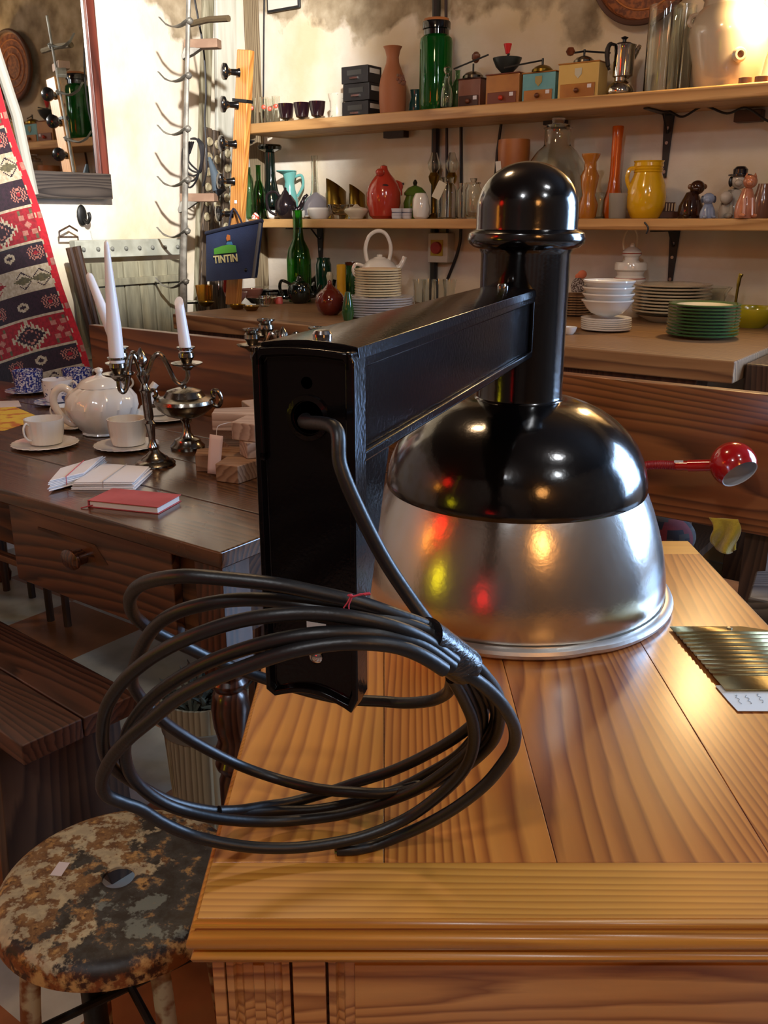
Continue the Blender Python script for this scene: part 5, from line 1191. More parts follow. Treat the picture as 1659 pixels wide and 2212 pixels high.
obj('sticker', MB().box(postpt(516, 436) - (pt0 - ax3 * ext_) - NN * .017, (.012, .001, .012)), M('pale_sticker', 'cfcdd6', .6), cr, rz=0)
obj('metal_band', MB().box(postpt(524, 218) - (pt0 - ax3 * ext_), (44 * s3, .036, .012), mat=Rq), blk, cr)
# hook stand: pale grey metal strip with curved hooks to the left
hb = toab(cast(403, 300, a=.41))[1]
def hk(px, py): return cast(px, py, b=hb)
gm = M('weathered_grey_metal', '8d8a80', .5, col2='6a665e', ns=20, metal=.5)
g0, g1 = hk(397, 690), hk(408, -30); sh, _ = scl(g0)
hs = thing('hook_stand', 'tall grey metal stand with curved hooks in front of the left wall', 'rack', Vector((g0.x, g0.y, 0)))
o0 = hs.location
pts = [Vector((g0.x, g0.y, .02)) - o0, g0 - o0, hk(396, 560) - o0, hk(400, 420) - o0, hk(401, 300) - o0, hk(404, 160) - o0, g1 - o0]
obj('upright', MB().tube(pts, [.016, .016, .015, .012, .011, .009, .009], 10, flat=.6), gm, hs)
obj('foot', MB().lathe([(0, 0), (.15, 0), (.15, .01), (.03, .02), (0, .02)], seg=24), gm, hs)
for x, y in ((410, 45), (408, 163), (406, 278), (406, 389), (405, 499), (402, 608)):
    q = [hk(x, y - 2), hk(x - 12, y + 6), hk(x - 30, y + 13), hk(x - 50, y + 8), hk(x - 66, y - 8)]
    mb = MB()
    for dn in (0,): mb.tube(catmull([p - o0 for p in q], 4), [.020] * 4 + [.016] * 6 + [.010] * 5 + [.006] * 5, 8, flat=.28)
    obj('hook', mb, gm, hs)
    obj('lug', MB().ball(hk(x, y) - o0, .013, 10, 8), gm, hs)
# wooden brackets and bar on the stand
brw = M('pinkish_wood_block', '8a6e58', .7, col2='7a5e4a', ns=14)
for (x, y, w_, h_, lb) in ((438, 96, 76, 20, 'upper pinkish wooden block bracket beside the hook stand'), (430, 427, 78, 18, 'lower pinkish wooden block bracket beside the hook stand')):
    p = cast(x, y, b=hb + .05); s_, sv_ = scl(p)
    t = thing('wooden_bracket', lb, 'bracket', p)
    obj('block', MB().box((0, 0, 0), (w_ * s_, .05, h_ * sv_), rz=-.2), brw, t, bevel=.003)
    obj('grey_prop', MB().prism([(-38, -8), (0, -8), (-20, -22), (-44, -34), (-46, -26)], -.02, .02, Matrix(((s_, 0, 0), (0, 0, 1), (0, sv_, 0)))), gm, t, bevel=.002)
p0, p1 = cast(410, 52, b=hb + .06), cast(494, 40, b=hb + .06)
tag(obj('stick', MB().tube([p0, p0.lerp(p1, .5) + Vector((0, 0, .006)), p1], .012, 8), M('rough_brown_bark', '4f4028', .9, bump=1, bs=60)), 'rough brown stick lying across the top hook of the stand', 'stick')
# hanging black wire
def hw(x, y, d=.12): return cast(x, y, b=hb + d)
tag(obj('hanging_wire', MB().tube(catmull([hw(415, -30), hw(428, 40), (hw(440, 110)), hw(445, 200), hw(442, 256), hw(446, 320), hw(446, 370), hw(438, 402)], 6), .004, 6), bk_), 'long thin black wire hanging from above beside the hook stand', 'wire')
mb = MB(); random.seed(5)
for i in range(5):
    pts = [hw(412 + i * 4, 300), hw(424 + i * 3, 300 + i * 2), hw(432 + i * 2, 320), hw(434, 350 + 5 * i), hw(424, 390 - i * 6), hw(408, 405 - i * 14), hw(396 + i * 3, 380 - i * 12), hw(394 + i * 4, 330), hw(402 + i * 4, 306)]
    mb.tube(catmull(pts, 5), .004, 6)
tag(obj('coiled_wire', mb, bk_), 'tangle of coiled black wire hanging behind the hook stand', 'wire')
o = tag(obj('umbrella', MB().tube([hw(452, 340, .1), hw(464, 378, .1), hw(474, 412, .1), hw(470, 420, .1)], [.006, .018, .028, .010], 12), M('slate_blue_cloth', '3a4650', .7)), 'folded slate blue umbrella hanging beside the studded wooden strips', 'umbrella')
# pale planks and studded strips leaning in the corner
plk = M('whitewashed_plank', 'c2c0b4', .75, col2='a9a698', ns=6, st=(6, 6, .6), ramp=(.4, .7))
def plank(x0, y0, x1, y1, w_, b, mat, name, label, cat, th=.02, studs=0, z0=None):
    A, B = cast(x0, y0, a=b), cast(x1, y1, a=b); s_, _ = scl(A); d = B - A; L_ = d.length; z_ = d.normalized()
    if z0 is None:
        ext = A.z / z_.z; A = A - z_ * ext; L_ += ext
    X = (NN - z_ * NN.dot(z_)).normalized(); Y_ = z_.cross(X)
    Rp = Matrix((X, Y_, z_)).transposed()
    t = thing(name, label, cat, A)
    obj('board', MB().box(z_ * L_ / 2, (w_ * s_ / .8, th, L_), mat=Rp), mat, t, bevel=.004)
    if studs:
        for i in range(studs):
            c = z_ * (L_ - .06 - i * .065); 
            obj('stud', MB().lathe([(.012, 0), (.020, .004), (.014, .012), (.006, .008), (0, .008)], c - Y_ * (-th / 2 if Y_.dot(UR) > 0 else th / 2), 12, mat=Rp @ Matrix.Rotation(PI / 2 if Y_.dot(UR) < 0 else -PI / 2, 3, 'X')), M('bone_stud', '8f8468', .5), t)
    return t
dst = wood('dark_studded_wood', '2a2018', '43362a', '5a4a38', 'Z', 1.5, .6, .1, 3)
plank(490, 590, 486, -40, 44, .04, plk, 'plank', 'tall whitewashed plank leaning in the corner behind the pegged post', 'plank')
plank(432, 600, 450, -40, 22, .03, M('dull_grey_wood', '9a947e', .8, col2='6a644e', ns=8, st=(5, 5, .5)), 'plank', 'narrow greyish plank standing in the corner beside the hanging wire', 'plank')
plank(440, 560, 449, 276, 15, .10, dst, 'studded_strip', 'leftmost dark wooden strip with bone studs in the corner', 'strip', studs=6)
plank(463, 560, 466, 282, 15, .10, dst, 'studded_strip', 'middle dark wooden strip with bone studs in the corner', 'strip', studs=6)
plank(483, 560, 488, 302, 15, .10, dst, 'studded_strip', 'rightmost dark wooden strip with bone studs in the corner', 'strip', studs=6)
# grey boarded panel leaning low on the left wall
gp = M('weathered_grey_boards', '8f8a72', .8, col2='6f6a56', ns=8, st=(4, 4, .7), bump=.6, bs=30, ramp=(.35, .65))
A, B = cast(385, 530, a=.10), cast(152, 530, a=.10)
bA, bB = toab(A)[1], toab(B)[1]; zp = cast(270, 517, a=.10).z
t = thing('door_panel', 'weathered grey boarded door panel leaning on the left wall', 'panel', RL(.10, (bA + bB) / 2, 0), TH)
Lp = abs(bB - bA)
mb = MB(); n = 7
for i in range(n):
    mb.box((0, -Lp / 2 + Lp / n * (i + .5), (zp - .09) / 2), (.022 + .004 * (i % 2), Lp / n - .006, zp - .09))
obj('boards', mb, gp, t, bevel=.003)
obj('top_rail', MB().box((.012, 0, zp - .035), (.04, Lp, .07)), M('pale_grey_rail', 'a8a89a', .7, col2='8a8a7c', ns=10), t, bevel=.004)
for i in range(8): obj('nail', MB().ball((.034, -Lp / 2 + Lp * (i + .5) / 8, zp - .035), .009, 10, 8), M('dark_nail', '6a6a62', .5), t)
obj('cross_rail', MB().box((.018, 0, zp - .45), (.018, Lp, .05)).box((.018, 0, zp - .17), (.018, Lp, .03)), gp, t, bevel=.003)
# dark poles left of the panel
for i, (x0, x1) in enumerate(((182, 150), (196, 166))):
    p0, p1 = cast(x0 + 26, 760, a=.16), cast(x1, 535 - i * 3, a=.14)
    tag(obj('pole', MB().tube([p0, p1], .016, 10), dark_wood), '%s of two dark poles leaning between the kilim and the grey panel' % ('left', 'right')[i], 'pole')
# hook, hanger and white note
p = cast(177, 465, a=.012); t = thing('wall_hook', 'dark carved hook on the left wall below the mirror', 'hook', p, TH)
obj('plate', MB().ball((0, 0, 0), .035, 12, 8, sq=(.3, .7, 1.2)), blk, t); obj('hook', MB().tube(catmull([(0, 0, -.01), (.03, 0, -.03), (.05, 0, -.01), (.045, 0, .01)], 5), .007, 8), blk, t)
hgp = [cast(x, y, a=.05) for x, y in ((128, 500), (150, 488), (178, 505), (180, 512), (128, 512), (128, 500))]
tag(obj('hanger', MB().tube(hgp, .004, 6), dark_wood), 'thin wooden triangular hanger below the mirror', 'hanger')
v = [cast(x, y, a=.06) for x, y in ((168, 497), (196, 499), (202, 522), (172, 524))]
hangtag(v, M('bright_white_card', 'd8d8cf', .8), 'white card hanging below the wall hook beside the kilim')
# ================================================================ KILIM
def rug_idx(u, v):
    """u across (0 left .. 1 right edge), v down (0 top .. 1 bottom). returns material index"""
    C_ = {'blk': 0, 'red': 1, 'crm': 2, 'drk': 3, 'grn': 4, 'brt': 5, 'yel': 6, 'pnk': 7}
    if u > .972: return C_['brt'] if (int(v * 60) % 7) or u < .98 else C_['pnk']
    if u > .964: return C_['brt'] if int(v * 90) % 3 else C_['crm']
    per = .270; w_ = (v + .095) % per / per; x = u * 3.2
    ix = x % 1 - .5
    def dia(cx, cy, hw, hh, q=8): return abs(round((x - cx) * 40) / 40 - 0) / hw + abs(w_ - cy) / hh
    st = lambda a: math.floor(a * 48) / 48
    if w_ < .34:                                     # red field with hooked diamond
        if w_ < .02 or w_ > .32: return C_['crm']
        for cx in (.45, 1.45, 2.45):
            dx, dy = abs(st(x - cx)), abs(st(w_ - .17) * 1.0)
            d = dx * 1.0 + dy * 2.2
            if d < .13: return C_['drk']
            if d < .165: return C_['pnk']
            if d < .24: return C_['drk']
            if d < .29: return C_['crm']
            if d < .36 and int((dx * 2 + 10) * 14) % 2 == 0: return C_['crm']
        for cx in (.0, .95, 1.95, 2.95):
            dx, dy = abs(st(x - cx)), abs(w_ - .17)
            if (dx < .12 and abs(dy - .07) < .022 and dx > .03) or dx + dy * 2 < .06: return C_['pnk' if int(cx * 2) % 2 else 'crm']
            if abs(dx - .09) < .02 and .09 < dy < .13: return C_['grn']
        return C_['red']
    if w_ < .52 or w_ > .80:                          # black bands with little stars
        ww = .43 if w_ < .52 else .90
        if w_ < .36: return C_['blk']
        for i in range(7):
            cx = .25 + i * .45; dx, dy = abs(st(x - cx)), abs(w_ - ww)
            if i % 2 == 0:
                if dx + dy * 2 < .05: return C_['red']
                if dx * dx + dy * dy * 4 < .018 and (int(dx * 40) + int(dy * 60)) % 2 == 0: return C_['yel'] if i == 0 else C_['pnk']
            else:
                if dx < .10 and abs(dy - .035 + dx * .3) < .014: return C_['crm']
                if dx < .035 and dy < .03: return C_['drk']
        return C_['blk'] if x < 2.1 else C_['drk']
    # cream band with cartouches
    if w_ < .545 or w_ > .775: return C_['drk']
    for i in range(4):
        cx = .45 + i * .78; dx, dy = abs(x - cx), abs(w_ - .66)
        hx = .075 + .25 * max(0, 1 - abs(dx - .16) / .16) * .3
        lim = .09 * max(0, 1 - abs(dx - .15) / .17)
        if dy < lim * .45: return C_['grn'] if i % 2 else C_['red']
        if dy < lim * .8: return C_['crm']
        if dy < lim: return C_['drk'] if i % 2 else C_['red']
        if dx < .05 and dy < .02: return C_['drk']
    return C_['crm']
wool = lambda n, c, c2: M(n, c, .95, col2=c2, ns=90, bump=.6, bs=260, sheen=.2)
rm = [wool('wool_black', '15111a', '241c26'), wool('wool_red', '8c1420', '74101a'), wool('wool_cream', 'ab9c84', '96866c'), wool('wool_aubergine', '1e0e18', '2a1420'), wool('wool_olive', '5a5236', '4a4430'), wool('wool_bright_red', 'b01020', '98101c'), wool('wool_mustard', '9a8438', '80702c'), wool('wool_pink', 'a06a5c', '8c5648')]
ra = .19
TR, BR, TLk, BLk = [cast(x, y, a=ra) for x, y in ((-52, 0), (214, 880), (-520, 120), (-240, 1010))]
TR, BR, TLk, BLk = TR, BR, TLk, BLk
nr = UR
def rugf(u, v):
    p = TLk.lerp(TR, u).lerp(BLk.lerp(BR, u), v)
    return p + nr * (.018 * math.sin(u * 11 + v * 3) + .008 * math.sin(v * 17))
mb = MB(); mb.grid(rugf, 150, 330, matfn=rug_idx)
o = obj('kilim', mb, rm, sharp=0, solid=.006); tag(o, 'red, black and cream woven kilim hanging at the far left', 'rug')
p0, p1 = cast(-40, 20, a=ra - .05), cast(36, 250, a=ra - .05)
p2 = cast(72, 420, a=ra - .05)
tag(obj('pole', MB().tube([p0, p1, p2], .02, 10), M('pale_grey_pole', '9a978c', .7)), 'pale grey pole behind the right edge of the kilim', 'pole')

# ================================================================ WORKBENCH under the shelves
WZ = .95
WB = -1.07
wbw = wood('old_workbench_top', '5a3c22', '7d5834', '957148', 'X', 1.0, .55, .1, 5, (.3, .1, 0), .3, 14)
wb_a0 = toab(on(372, WB, WZ))[0]; wb_a1 = toab(on(1588, WB, WZ))[0]
t = thing('workbench', 'old wooden workbench below the shelves loaded with crockery', 'workbench', RL(wb_a0, 0, 0), TH)
Lw = wb_a1 - wb_a0
obj('bench_top', MB().box((Lw / 2, WB / 2 - .03, WZ - .03), (Lw, -WB - .06, .06)), wbw, t, bevel=.005)
obj('front_beam', MB().box((Lw / 2 - .05, WB + .05, WZ - .11), (Lw - .1, .05, .10)), dark_wood, t, bevel=.004)
obj('tool_tail', MB().box((Lw + .05, WB / 2, WZ - .06), (.09, .9, .09)), dark_wood, t, bevel=.006)
for x, y in ((.15, WB + .1), (.15, -.12), (Lw - .15, WB + .1), (Lw - .15, -.12)): obj('leg', MB().box((x, y, .44), (.09, .09, .80 + .08)), dark_wood, t, bevel=.004)
obj('lower_board', MB().box((Lw / 2, WB / 2, .25), (Lw - .3, .8, .03)), dark_wood, t)
def wk(px, py, dz=.0005, top=50, lim=-.12):
    k = At(px, py, z=WZ, dz=dz)
    if toab(k.P)[1] > lim:          # keep it in front of the wall; the hidden lower part grows
        k = At(px, b=lim, z=WZ, dz=dz); v = k.P - O3; row = CY - F * v.dot(Uv) / v.dot(Fv)
        k.lift = row - py
    return k
# ---------------------------------------------------------------- stacks
ORD = ['topmost', 'second from the top', 'third from the top', 'fourth from the top', 'fifth from the top', 'sixth from the top', 'seventh from the top', 'eighth from the top', 'ninth from the top', 'tenth from the top']
def stack(k, n, prof, pitch, mat, name, fmt, cat, group, z0=0, seg=48, mats=None, jit=.6, wall=0, under=None):
    proto = None
    for i in range(n):
        nm = 'lowest' if i == 0 else ORD[n - 1 - i]
        loc = k.P + Vector((random.uniform(-jit, jit) * k.s, random.uniform(-jit, jit) * k.s, (z0 + i * pitch) * k.sv))
        if proto is None:
            p = P(prof, k.s, k.sv)
            if wall: p = shell(p, wall * k.s)
            proto = obj(name, MB().lathe(p, seg=seg), mat, None, loc); tag(proto, fmt % nm, cat, group)
        else:
            c = proto.copy(); COL.objects.link(c); c.location = loc; c['label'] = fmt % nm
plateP = lambda r, h=6: [(0, .2), (r * .55, .2), (r * .6, 0), (r * .64, .4), (r * .72, h * .5), (r * .98, h), (r, h + 2.6), (r * .97, h + 3.4), (r * .70, h * .62 + 1.6), (r * .62, 2.4), (0, 2.2)]
gw = M('green_rim_plate_glaze', '3f6a3e', .14, coat=.5)
def platemat(name, rimc, midc, r):
    m, t_, p = newmat(name); N, L = t_.nodes, t_.links; setp(p, rough=.13, coat=.5, crough=.05)
    tc = N.new('ShaderNodeTexCoord'); sx = N.new('ShaderNodeSeparateXYZ'); L.new(tc.outputs['Object'], sx.inputs[0])
    cx_ = N.new('ShaderNodeCombineXYZ'); L.new(sx.outputs[0], cx_.inputs[0]); L.new(sx.outputs[1], cx_.inputs[1])
    ln = N.new('ShaderNodeVectorMath'); ln.operation = 'LENGTH'; L.new(cx_.outputs[0], ln.inputs[0])
    gt = N.new('ShaderNodeMath'); gt.operation = 'GREATER_THAN'; gt.inputs[1].default_value = r; L.new(ln.outputs['Value'], gt.inputs[0])
    mx = N.new('ShaderNodeMixRGB'); mx.inputs[1].default_value = H(midc); mx.inputs[2].default_value = H(rimc); L.new(gt.outputs[0], mx.inputs[0]); L.new(mx.outputs[0], p.inputs['Base Color'])
    return m
k = wk(1515, 728)
stack(k, 10, plateP(75, 7), 6.9, platemat('green_rimmed_plate', '3f6a3e', 'd8cfb4', 58 * k.s), 'plate', 'green-rimmed plate on the workbench, %s of the green stack', 'plate', 'stack of green plates')
k = wk(1445, 694)
stack(k, 9, plateP(83, 7), 6.8, M('cream_plate_glaze', 'cdbfa4', .15, coat=.5), 'plate', 'large cream plate, %s of the stack behind the green plates', 'plate', 'stack of cream plates', z0=16)
k.lathe('bowl', [(44, 0), (46, 1), (66, 12), (72, 15)], cream_c, 'cream bowl underneath the large cream dinner plates', 'bowl', wall=1.5)
k = wk(1308, 714)
stack(k, 6, plateP(54, 4), 4.3, white_c, 'saucer', 'white saucer under the bowls, %s', 'saucer', 'stack of white saucers')
stack(k, 4, [(17, 0), (19, 1), (34, 7), (45, 18), (50, 27), (55, 33), (55, 36)], 13.4, white_c, 'bowl', 'white flared bowl, %s of the bowl stack beside the lamp neck', 'bowl', 'stack of white bowls', z0=31, wall=1.6, jit=1.2)
k = wk(817, 684)
stack(k, 8, plateP(76, 4), 5.2, M('bluish_white_china', 'b8bfca', .12, coat=.5), 'plate', 'bluish white plate, %s of the stack behind the lamp arm', 'plate', 'stack of bluish plates')
stack(k, 11, plateP(51, 4), 5.3, M('gold_line_china', 'c9bd9c', .14, coat=.6), 'plate', 'gold-edged cream plate, %s of the stack near the kettle', 'plate', 'stack of gold-edged plates', z0=42)
k = wk(1238, 680)
stack(k, 8, plateP(46, 3), 5.4, M('brown_woven_straw', '94704a', .8, col2='6a4a2c', ns=60, bump=.6, bs=90), 'straw_mat', 'round straw mat, %s of the stack by the lamp neck', 'mat', 'stack of straw mats')
kk = k
k = At(1244, 680, z=WZ, dz=48 * kk.sv); k.thing('hen_figurine', 'small speckled hen with a pinkish comb on the straw mats', 'figurine')
k.lathe('body', [(0, 0), (12, 1), (15, 12), (12, 24), (6, 30), (0, 32)], M('speckled_feathers', '4a3830', .7, col2='a8a098', ns=200, ramp=(.48, .54)), sx=1) if False else k.lathe('body', [(0, 0), (12, 1), (15, 12), (12, 24), (6, 30), (0, 32)], M('speckled_feathers', '4a3830', .7, col2='a8a098', ns=200, ramp=(.48, .54)))
k.done('comb', MB().ball(k.pt(8, 38, 0), 10 * k.s, 12, 8, sq=(1, .5, .9)).ball(k.pt(0, 34, 0), 7 * k.s, 12, 8, sq=(1, .6, .9)), M('salmon_felt', 'c8704e', .8))
k = wk(1229, 722); k.lathe('cup', [(9, 0), (14, 6), (17, 16)], white_c, 'tiny white cup at the foot of the saucer stack', 'cup', wall=1.3)
k = wk(1354, 668); k.thing('apothecary_jar', 'white ceramic jar with thin red lines and a pagoda lid', 'jar')
rl = M('thin_red_line', 'a04030', .3)
k.lathe('body', [(0, 0), (30, 0), (33, 4), (34, 62), (31, 68), (27, 72), (29, 80), (34, 84), (34, 96), (32, 100), (0, 100)], white_c, seg=40)
k.lathe('lid', [(20, 99), (15, 104), (15, 110), (20, 114), (20, 122), (16, 126), (10, 130), (5, 132), (5, 136), (3, 140), (0, 141)], white_c)
for z_, r_ in ((66, 32.6), (118, 20.4)): k.lathe('red_line', [(r_, z_ - 1), (r_ + .5, z_), (r_, z_ + 1)], rl, parent=None)
k = wk(1350, 640, top=146, lim=-.10); k.thing('pitcher', 'cream pitcher whose tall loop handle rises behind the red-lined jar', 'pitcher'); k.lathe('body', [(14, 0), (18, 10), (16, 60), (12, 88)], cream_c, wall=1.5); k.tube('handle', [(0, 84), (-14, 100), (-14, 128), (0, 146), (12, 128), (12, 100), (4, 84)], 2.5, cream_c)
k = wk(1618, 706); k.lathe('bowl', [(30, 0), (32, 2), (54, 22), (62, 38), (62, 42)], M('yellow_green_bowl', 'b8a818', .14, coat=.5, col2='a8a020', ns=10), 'large yellow bowl behind the green plates at the right', 'bowl', wall=2)
k.thing('ladle', 'brass-handled ladle standing in the yellow bowl', 'ladle'); k.tube('handle', [(-36, 10), (-35, 60), (-33, 100), (-30, 112)], [3, 3, 4, 5], brassy); k.done('scoop', MB().ball(k.pt(-28, 14), 10 * k.s, 14, 8, sq=(1, 1, .6)), brassy); k.t = None
k = wk(1520, 672)
k.lathe('glass_basket', [(30, 0), (34, 10), (42, 40), (50, 52)], clr, 'clear glass basket behind the green plates', 'basket', wall=2, mod=lambda t_, z, r: 1 + .05 * math.sin(t_ * 9))
# ---------------------------------------------------------------- left half
k = wk(648, 612, top=152, lim=-.345); k.lathe('bottle', [(24, 0), (26, 4), (26, 50), (22, 72), (12, 92), (10, 112), (10, 150), (12, 152)], grnG, 'tall green glass wine bottle standing on the workbench', 'bottle', wall=1.6)
k = wk(700, 606, lim=-.18); k.lathe('jug', [(15, 0), (17, 6), (17, 34), (14, 42), (15, 48)], M('dark_green_glass_jug', '0c3a28', .08, coat=.5, trans=.2), 'dark green glass jug behind the red-brown teapot', 'jug', wall=1.6)
k = wk(713, 618, top=31, lim=-.2); k.lathe('stopper', [(0, 0), (5, 0), (6, 12), (8, 22), (5, 30), (0, 31)], cream_c, 'small cream stopper right of the dark green jug', 'stopper')
k = wk(738, 628, top=56, lim=-.28); k.lathe('candle', [(0, 0), (10, 0), (10, 54), (8, 56), (0, 55)], M('yellow_wax', 'd2a01c', .4), 'thick yellow candle beside the gold-edged plates', 'candle')
k = wk(762, 640); k.thing('pitcher', 'green and brown glazed pitcher left of the gold-edged plates', 'pitcher')
gb = M('green_brown_glaze', '1f4a24', .12, coat=.5)
k.lathe('body', [(14, 0), (20, 8), (23, 26), (17, 48), (16, 68)], gb, wall=1.5); k.lathe('brown_rim', [(16, 66), (17, 72), (15, 73), (14, 67)], M('brown_rim_glaze', '5a2c1c', .15, coat=.4)); k.tube('handle', [(-16, 60), (-30, 48), (-26, 20), (-18, 12)], 4, gb)
k = wk(752, 692); k.lathe('gourd_vase', [(0, 0), (10, 0), (14, 16), (10, 40), (6, 60), (0, 62)], gb, 'slim green glazed vase right of the red-brown teapot', 'vase')
k = wk(820, 602, top=90, lim=-.33)
teapot(k, 'kettle', 'white enamel-look kettle with a tall hoop handle behind the gold-edged plates', 'kettle', [(0, 0), (34, 0), (40, 8), (39, 22), (30, 34), (18, 42), (0, 44)], white_c, ([(30, 14), (46, 28), (54, 46)], [8, 6, 5]), None, [(16, 41), (12, 45), (6, 46), (6, 50), (0, 52)])
k.tube('hoop_handle', [(-26, 36), (-30, 62), (-22, 88), (-4, 99), (14, 92), (24, 66), (20, 36)], 4, white_c, seg=10); k.tube('side_handle', [(-34, 26), (-50, 30), (-56, 18), (-50, 6), (-36, 6)], 4, white_c, seg=10)
teapot(wk(648, 655), 'teapot', 'black-green glazed teapot left of the red-brown one', 'teapot', [(0, 0), (14, 0), (24, 10), (27, 26), (22, 40), (10, 48), (0, 49)], bkG, ([(20, 16), (36, 22), (46, 40)], [7, 5, 4]), ([(-18, 40), (-38, 48), (-42, 30), (-32, 12), (-22, 12)], 3.5), [(10, 47), (6, 52), (5, 57), (0, 61)])
teapot(wk(688, 640), 'teapot', 'second black teapot half hidden behind the red-brown one', 'teapot', [(0, 0), (14, 0), (22, 10), (24, 24), (18, 36), (8, 44), (0, 45)], bkG, ([(18, 14), (30, 20), (36, 36)], [6, 5, 4]), None, [(8, 43), (5, 50), (5, 56), (0, 60)])
teapot(wk(713, 680), 'teapot', 'round red-brown glazed teapot with a pointed lid at the bench edge', 'teapot', [(0, 0), (16, 0), (27, 10), (32, 28), (29, 42), (18, 54), (0, 60)], M('red_brown_glaze', '5a1c12', .1, coat=.6), ([(24, 20), (36, 30), (44, 44)], [7, 5, 4]), None, [(16, 54), (10, 60), (5, 66), (4, 72), (0, 75)])
proto = None
for i, px in enumerate((905, 925, 948, 970)):
    k = wk(px, 628, top=24, lim=-.42)
    k.lathe('tumbler', [(11, 0), (12, 2), (15, 24)], clr, 'small clear tumbler behind the lamp arm, %s of four' % ('leftmost', 'second from left', 'third from left', 'rightmost')[i], 'glass', 'row of clear tumblers', wall=1.2, seg=24)
amb = M('amber_glass', 'c08a2e', .06, trans=.8); pinkg = M('pink_rimmed_glass', 'c08a80', .1, coat=.4, trans=.3)
k = wk(443, 650); k.lathe('tumbler', [(14, 0), (16, 3), (19, 34)], amb, 'amber glass tumbler at the left end of the workbench', 'glass', wall=1.4, mod=lambda t_, z, r: 1 + .03 * math.sin(t_ * 12))
k = wk(474, 640); k.lathe('swirl_vase', [(12, 0), (16, 6), (17, 24), (9, 40), (12, 50)], M('swirled_art_glass', '9a8a7a', .08, col2='8a4a44', ns=40, trans=.5), 'small swirled glass vase beside the amber tumbler', 'vase', wall=1.3, mod=lambda t_, z, r: 1 + .06 * math.sin(t_ * 5 + z * 90))
k = wk(507, 636, top=22, lim=-.62); k.lathe('bowl', [(9, 0), (14, 8), (17, 22)], M('cobalt_glass', '141a60', .06, coat=.5, trans=.3), 'little cobalt blue glass behind the pink bowls', 'glass', wall=1.3)
k = wk(490, 632, top=43, lim=-.6); k.lathe('bird_figurine', [(0, 0), (6, 2), (8, 12), (5, 24), (8, 34), (4, 42), (0, 43)], M('red_glass', 'a01c1c', .06, trans=.4), 'tiny red glass bird behind the pink bowls', 'figurine')
for px, py, w_ in ((510, 655, 'left'), (545, 648, 'right')):
    k = wk(px, py); k.lathe('bowl', [(10, 0), (12, 2), (22, 14), (25, 24)], pinkg, '%s of two pink glass bowls on the workbench' % w_, 'bowl', wall=1.4)
for px, py, w_ in ((446, 662, 'leftmost'), (513, 668, 'middle'), (543, 671, 'rightmost')):
    k = wk(px, py); k.lathe('brass_dish', [(10, 0), (12, 1), (17, 7), (18, 10)], brassy, '%s of three small brass dishes along the bench edge' % w_, 'dish', 'brass dishes', wall=1.2, seg=16, mod=lambda t_, z, r: 1 + .05 * math.sin(t_ * 8))
for i, (px, py) in enumerate(((572, 662), (588, 655), (566, 645))):
    k = wk(px, py); k.lathe('tumbler', [(8, 0), (10, 2), (13, 22)], clr, 'small cut glass right of the pink bowls, %s of three' % ('front', 'middle', 'rear')[i], 'glass', wall=1.2, seg=16)
k = wk(603, 656); k.lathe('tealight', [(0, 0), (8, 0), (8, 10), (6, 14), (0, 13)], M('pinkish_red_wax', 'b85048', .3), 'small pinkish red candle on the bench near the black teapots', 'candle')
k = wk(408, 655); k.lathe('glass_dish', [(0, 0), (22, 0), (26, 3), (25, 4), (0, 1.5)], grn2, 'flat green glass dish at the left corner of the workbench', 'dish')
k = wk(606, 628, lim=-.22); k.lathe('tray', [(0, 0), (60, 0), (66, 5), (64, 7), (0, 3)], M('black_lacquer', '0c0c10', .15, coat=.5), 'round black lacquer tray behind the bottles on the workbench', 'tray')
k = wk(572, 650, lim=-.5); k.lathe('steel_dish', [(0, 0), (30, 0), (40, 8), (38, 9), (0, 2)], steel, 'shallow steel dish in front of the black tray', 'dish')
# ---------------------------------------------------------------- navy bag
navy = M('navy_canvas', '1c2a4c', .8, col2='223256', ns=6, bump=.5, bs=300)
BB = -.81
c4 = [cast(x, y, b=BB) for x, y in ((450, 608), (556, 600), (569, 478), (447, 505))]
bag = thing('bag', 'navy blue canvas bag with a small green logo hanging in front of the pegged post', 'bag', (c4[0] + c4[1]) / 2)
org = (c4[0] + c4[1]) / 2; v0 = [p - org for p in c4]; dep = -NN * .05
mb = MB()
def bgf(u, v_):
    p = v0[0].lerp(v0[1], u).lerp(v0[3].lerp(v0[2], u), v_); return p + dep * (.35 + .65 * (1 - v_)) * math.sin(PI * min(max(u, .02), .98)) ** .5
mb.grid(bgf, 16, 12)
back = MB()
for i in range(0): pass
vs = mb
def bgb(u, v_):
    p = v0[0].lerp(v0[1], u).lerp(v0[3].lerp(v0[2], u), v_); return p - NN * .0
mb.grid(bgb, 16, 12)
bmesh.ops.remove_doubles(mb.bm, verts=mb.bm.verts, dist=.0005)
obj('pouch', mb, navy, bag)
obj('top_binding', MB().tube([bgf(u / 12, 1) + Vector((0, 0, .002)) for u in range(13)], .008, 8), M('dark_navy_binding', '101830', .8), bag)
obj('side_binding', MB().tube([bgf(.97, 1 - u / 12) for u in range(13)], .007, 8), M('pale_binding', '5a5a58', .8), bag)
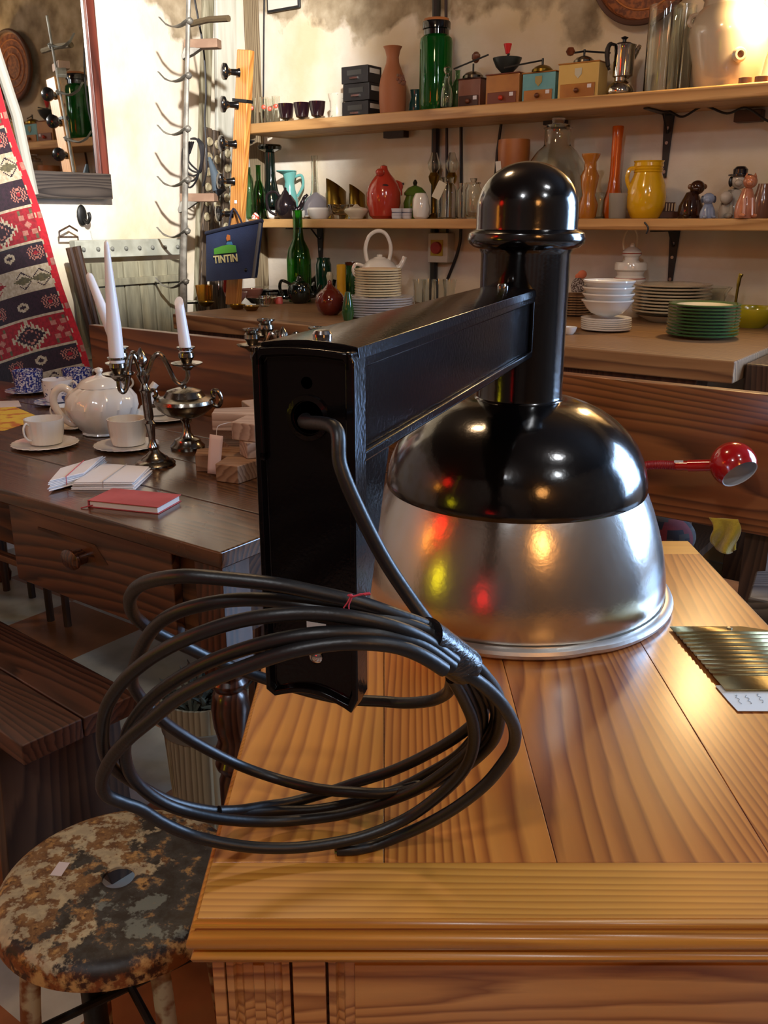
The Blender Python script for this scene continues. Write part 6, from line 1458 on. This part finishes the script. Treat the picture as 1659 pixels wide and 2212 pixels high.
# the logo: green strip and cream lettering
xx = (v0[1] - v0[0]).normalized(); zzv = (v0[3] - v0[0]).normalized(); yy = xx.cross(zzv).normalized(); zzv = yy.cross(xx)
Rl = Matrix((xx, -yy if yy.dot(NN) < 0 else yy, zzv)).transposed()
nrm = -NN if True else NN
lc = bgf(.48, .52) - NN * .004
def onbag(x, z): return lc + xx * x + zzv * z
W6 = (v0[1] - v0[0]).length
mb = MB(); mb.prism([(-.062, 0), (.062, 0), (.060, .026), (.03, .032), (-.01, .030), (-.06, .022)], -.002, .002, Matrix((tuple(xx), tuple(zzv), tuple(NN))).transposed(), lc - NN * .002)
obj('logo_band', mb, M('green_print', '4f9a34', .7), bag)
mb = MB(); mb.prism([(.012, .033), (.045, .030), (.04, .042), (.02, .044)], -.002, .002, Matrix((tuple(xx), tuple(zzv), tuple(NN))).transposed(), lc - NN * .002)
obj('logo_patch', mb, M('blue_print', '3a78a0', .7), bag)
mb = MB(); mb.prism([(.018, .046), (.034, .048), (.036, .066), (.024, .070), (.016, .058)], -.002, .002, Matrix((tuple(xx), tuple(zzv), tuple(NN))).transposed(), lc - NN * .002)
obj('logo_patch', mb, M('orange_print', 'b8682c', .7), bag)
fc = bpy.data.curves.new('lettering', 'FONT'); fc.body = 'TINTIN'; fc.size = .040; fc.align_x = 'CENTER'; fc.extrude = .001; fc.offset = .0012; fc.space_character = 1.05
fo = bpy.data.objects.new('lettering', fc); COL.objects.link(fo)
bpy.context.view_layer.update(); dg = bpy.context.evaluated_depsgraph_get(); me = bpy.data.meshes.new_from_object(fo.evaluated_get(dg)); bpy.data.objects.remove(fo)
me.materials.clear(); me.materials.append(M('cream_print', 'cfc890', .7))
lo = bpy.data.objects.new('lettering', me); COL.objects.link(lo); lo.parent = bag
Ml = Matrix((tuple(xx), tuple(zzv), tuple(-NN))).transposed().to_4x4(); lo.matrix_local = Matrix.Translation(lc - NN * .004 - zzv * .034) @ Ml
obj('strap', MB().tube(catmull([bgf(.45, 1), postpt(516, 462) - (v0[0] + org - v0[0]) + Vector((0, 0, .02)) - NN * .03, bgf(.7, 1)], 6), .004, 6), M('dark_navy_binding', '101830', .8), bag)
obj('snap', MB().ball(bgf(.86, .16) , .007, 10, 8), blk, bag)
k = wk(512, 604, top=156, lim=-.13); k.lathe('pepper_mill', [(0, 0), (14, 0), (16, 10), (12, 60), (10, 118), (14, 140), (8, 152), (0, 156)], M('dark_turned_mill', '1a1010', .3, coat=.3), 'dark turned wooden mill poking up behind the navy bag', 'mill')

# ================================================================ lanterns added behind the camera to put coloured glints on the lamp's aluminium shade
def lantern(a, b, z, r, col, st, label):
    m, t_, p = newmat('added_glow_' + label.split()[0]); p.inputs['Base Color'].default_value = H(col); p.inputs['Emission Color'].default_value = H(col); p.inputs['Emission Strength'].default_value = st
    o = obj('added_lantern', MB().ball((0, 0, 0), r, 24, 16, sq=(1, 1, 1.15)).lathe([(.02, r * 1.1), (.02, r * 1.3), (.0, r * 1.3)], seg=12).tube([(0, 0, r * 1.3), (0, 0, RZ - z)], .003, 6), m, None, RL(a, b, z)); tag(o, label, 'lantern')
lantern(.95, -5.0, 2.05, .22, 'e02010', 9, 'red glowing lantern added behind the viewer for its reflection in the shade')
lantern(1.4, -5.2, 1.0, .16, 'd8c818', 7, 'yellow glowing lantern added low behind the viewer for its reflection')
lantern(.5, -4.9, 1.65, .16, 'e89030', 8, 'orange glowing lantern added behind the viewer for its reflection in the shade')
lantern(5.1, -4.3, 2.15, .22, 'ffb060', 16, 'warm glowing lantern added out of view in the far right corner for its reflection')
lantern(3.2, -5.3, .85, .13, 'e01818', 5, 'small red glowing lantern added low behind the viewer for its reflection')
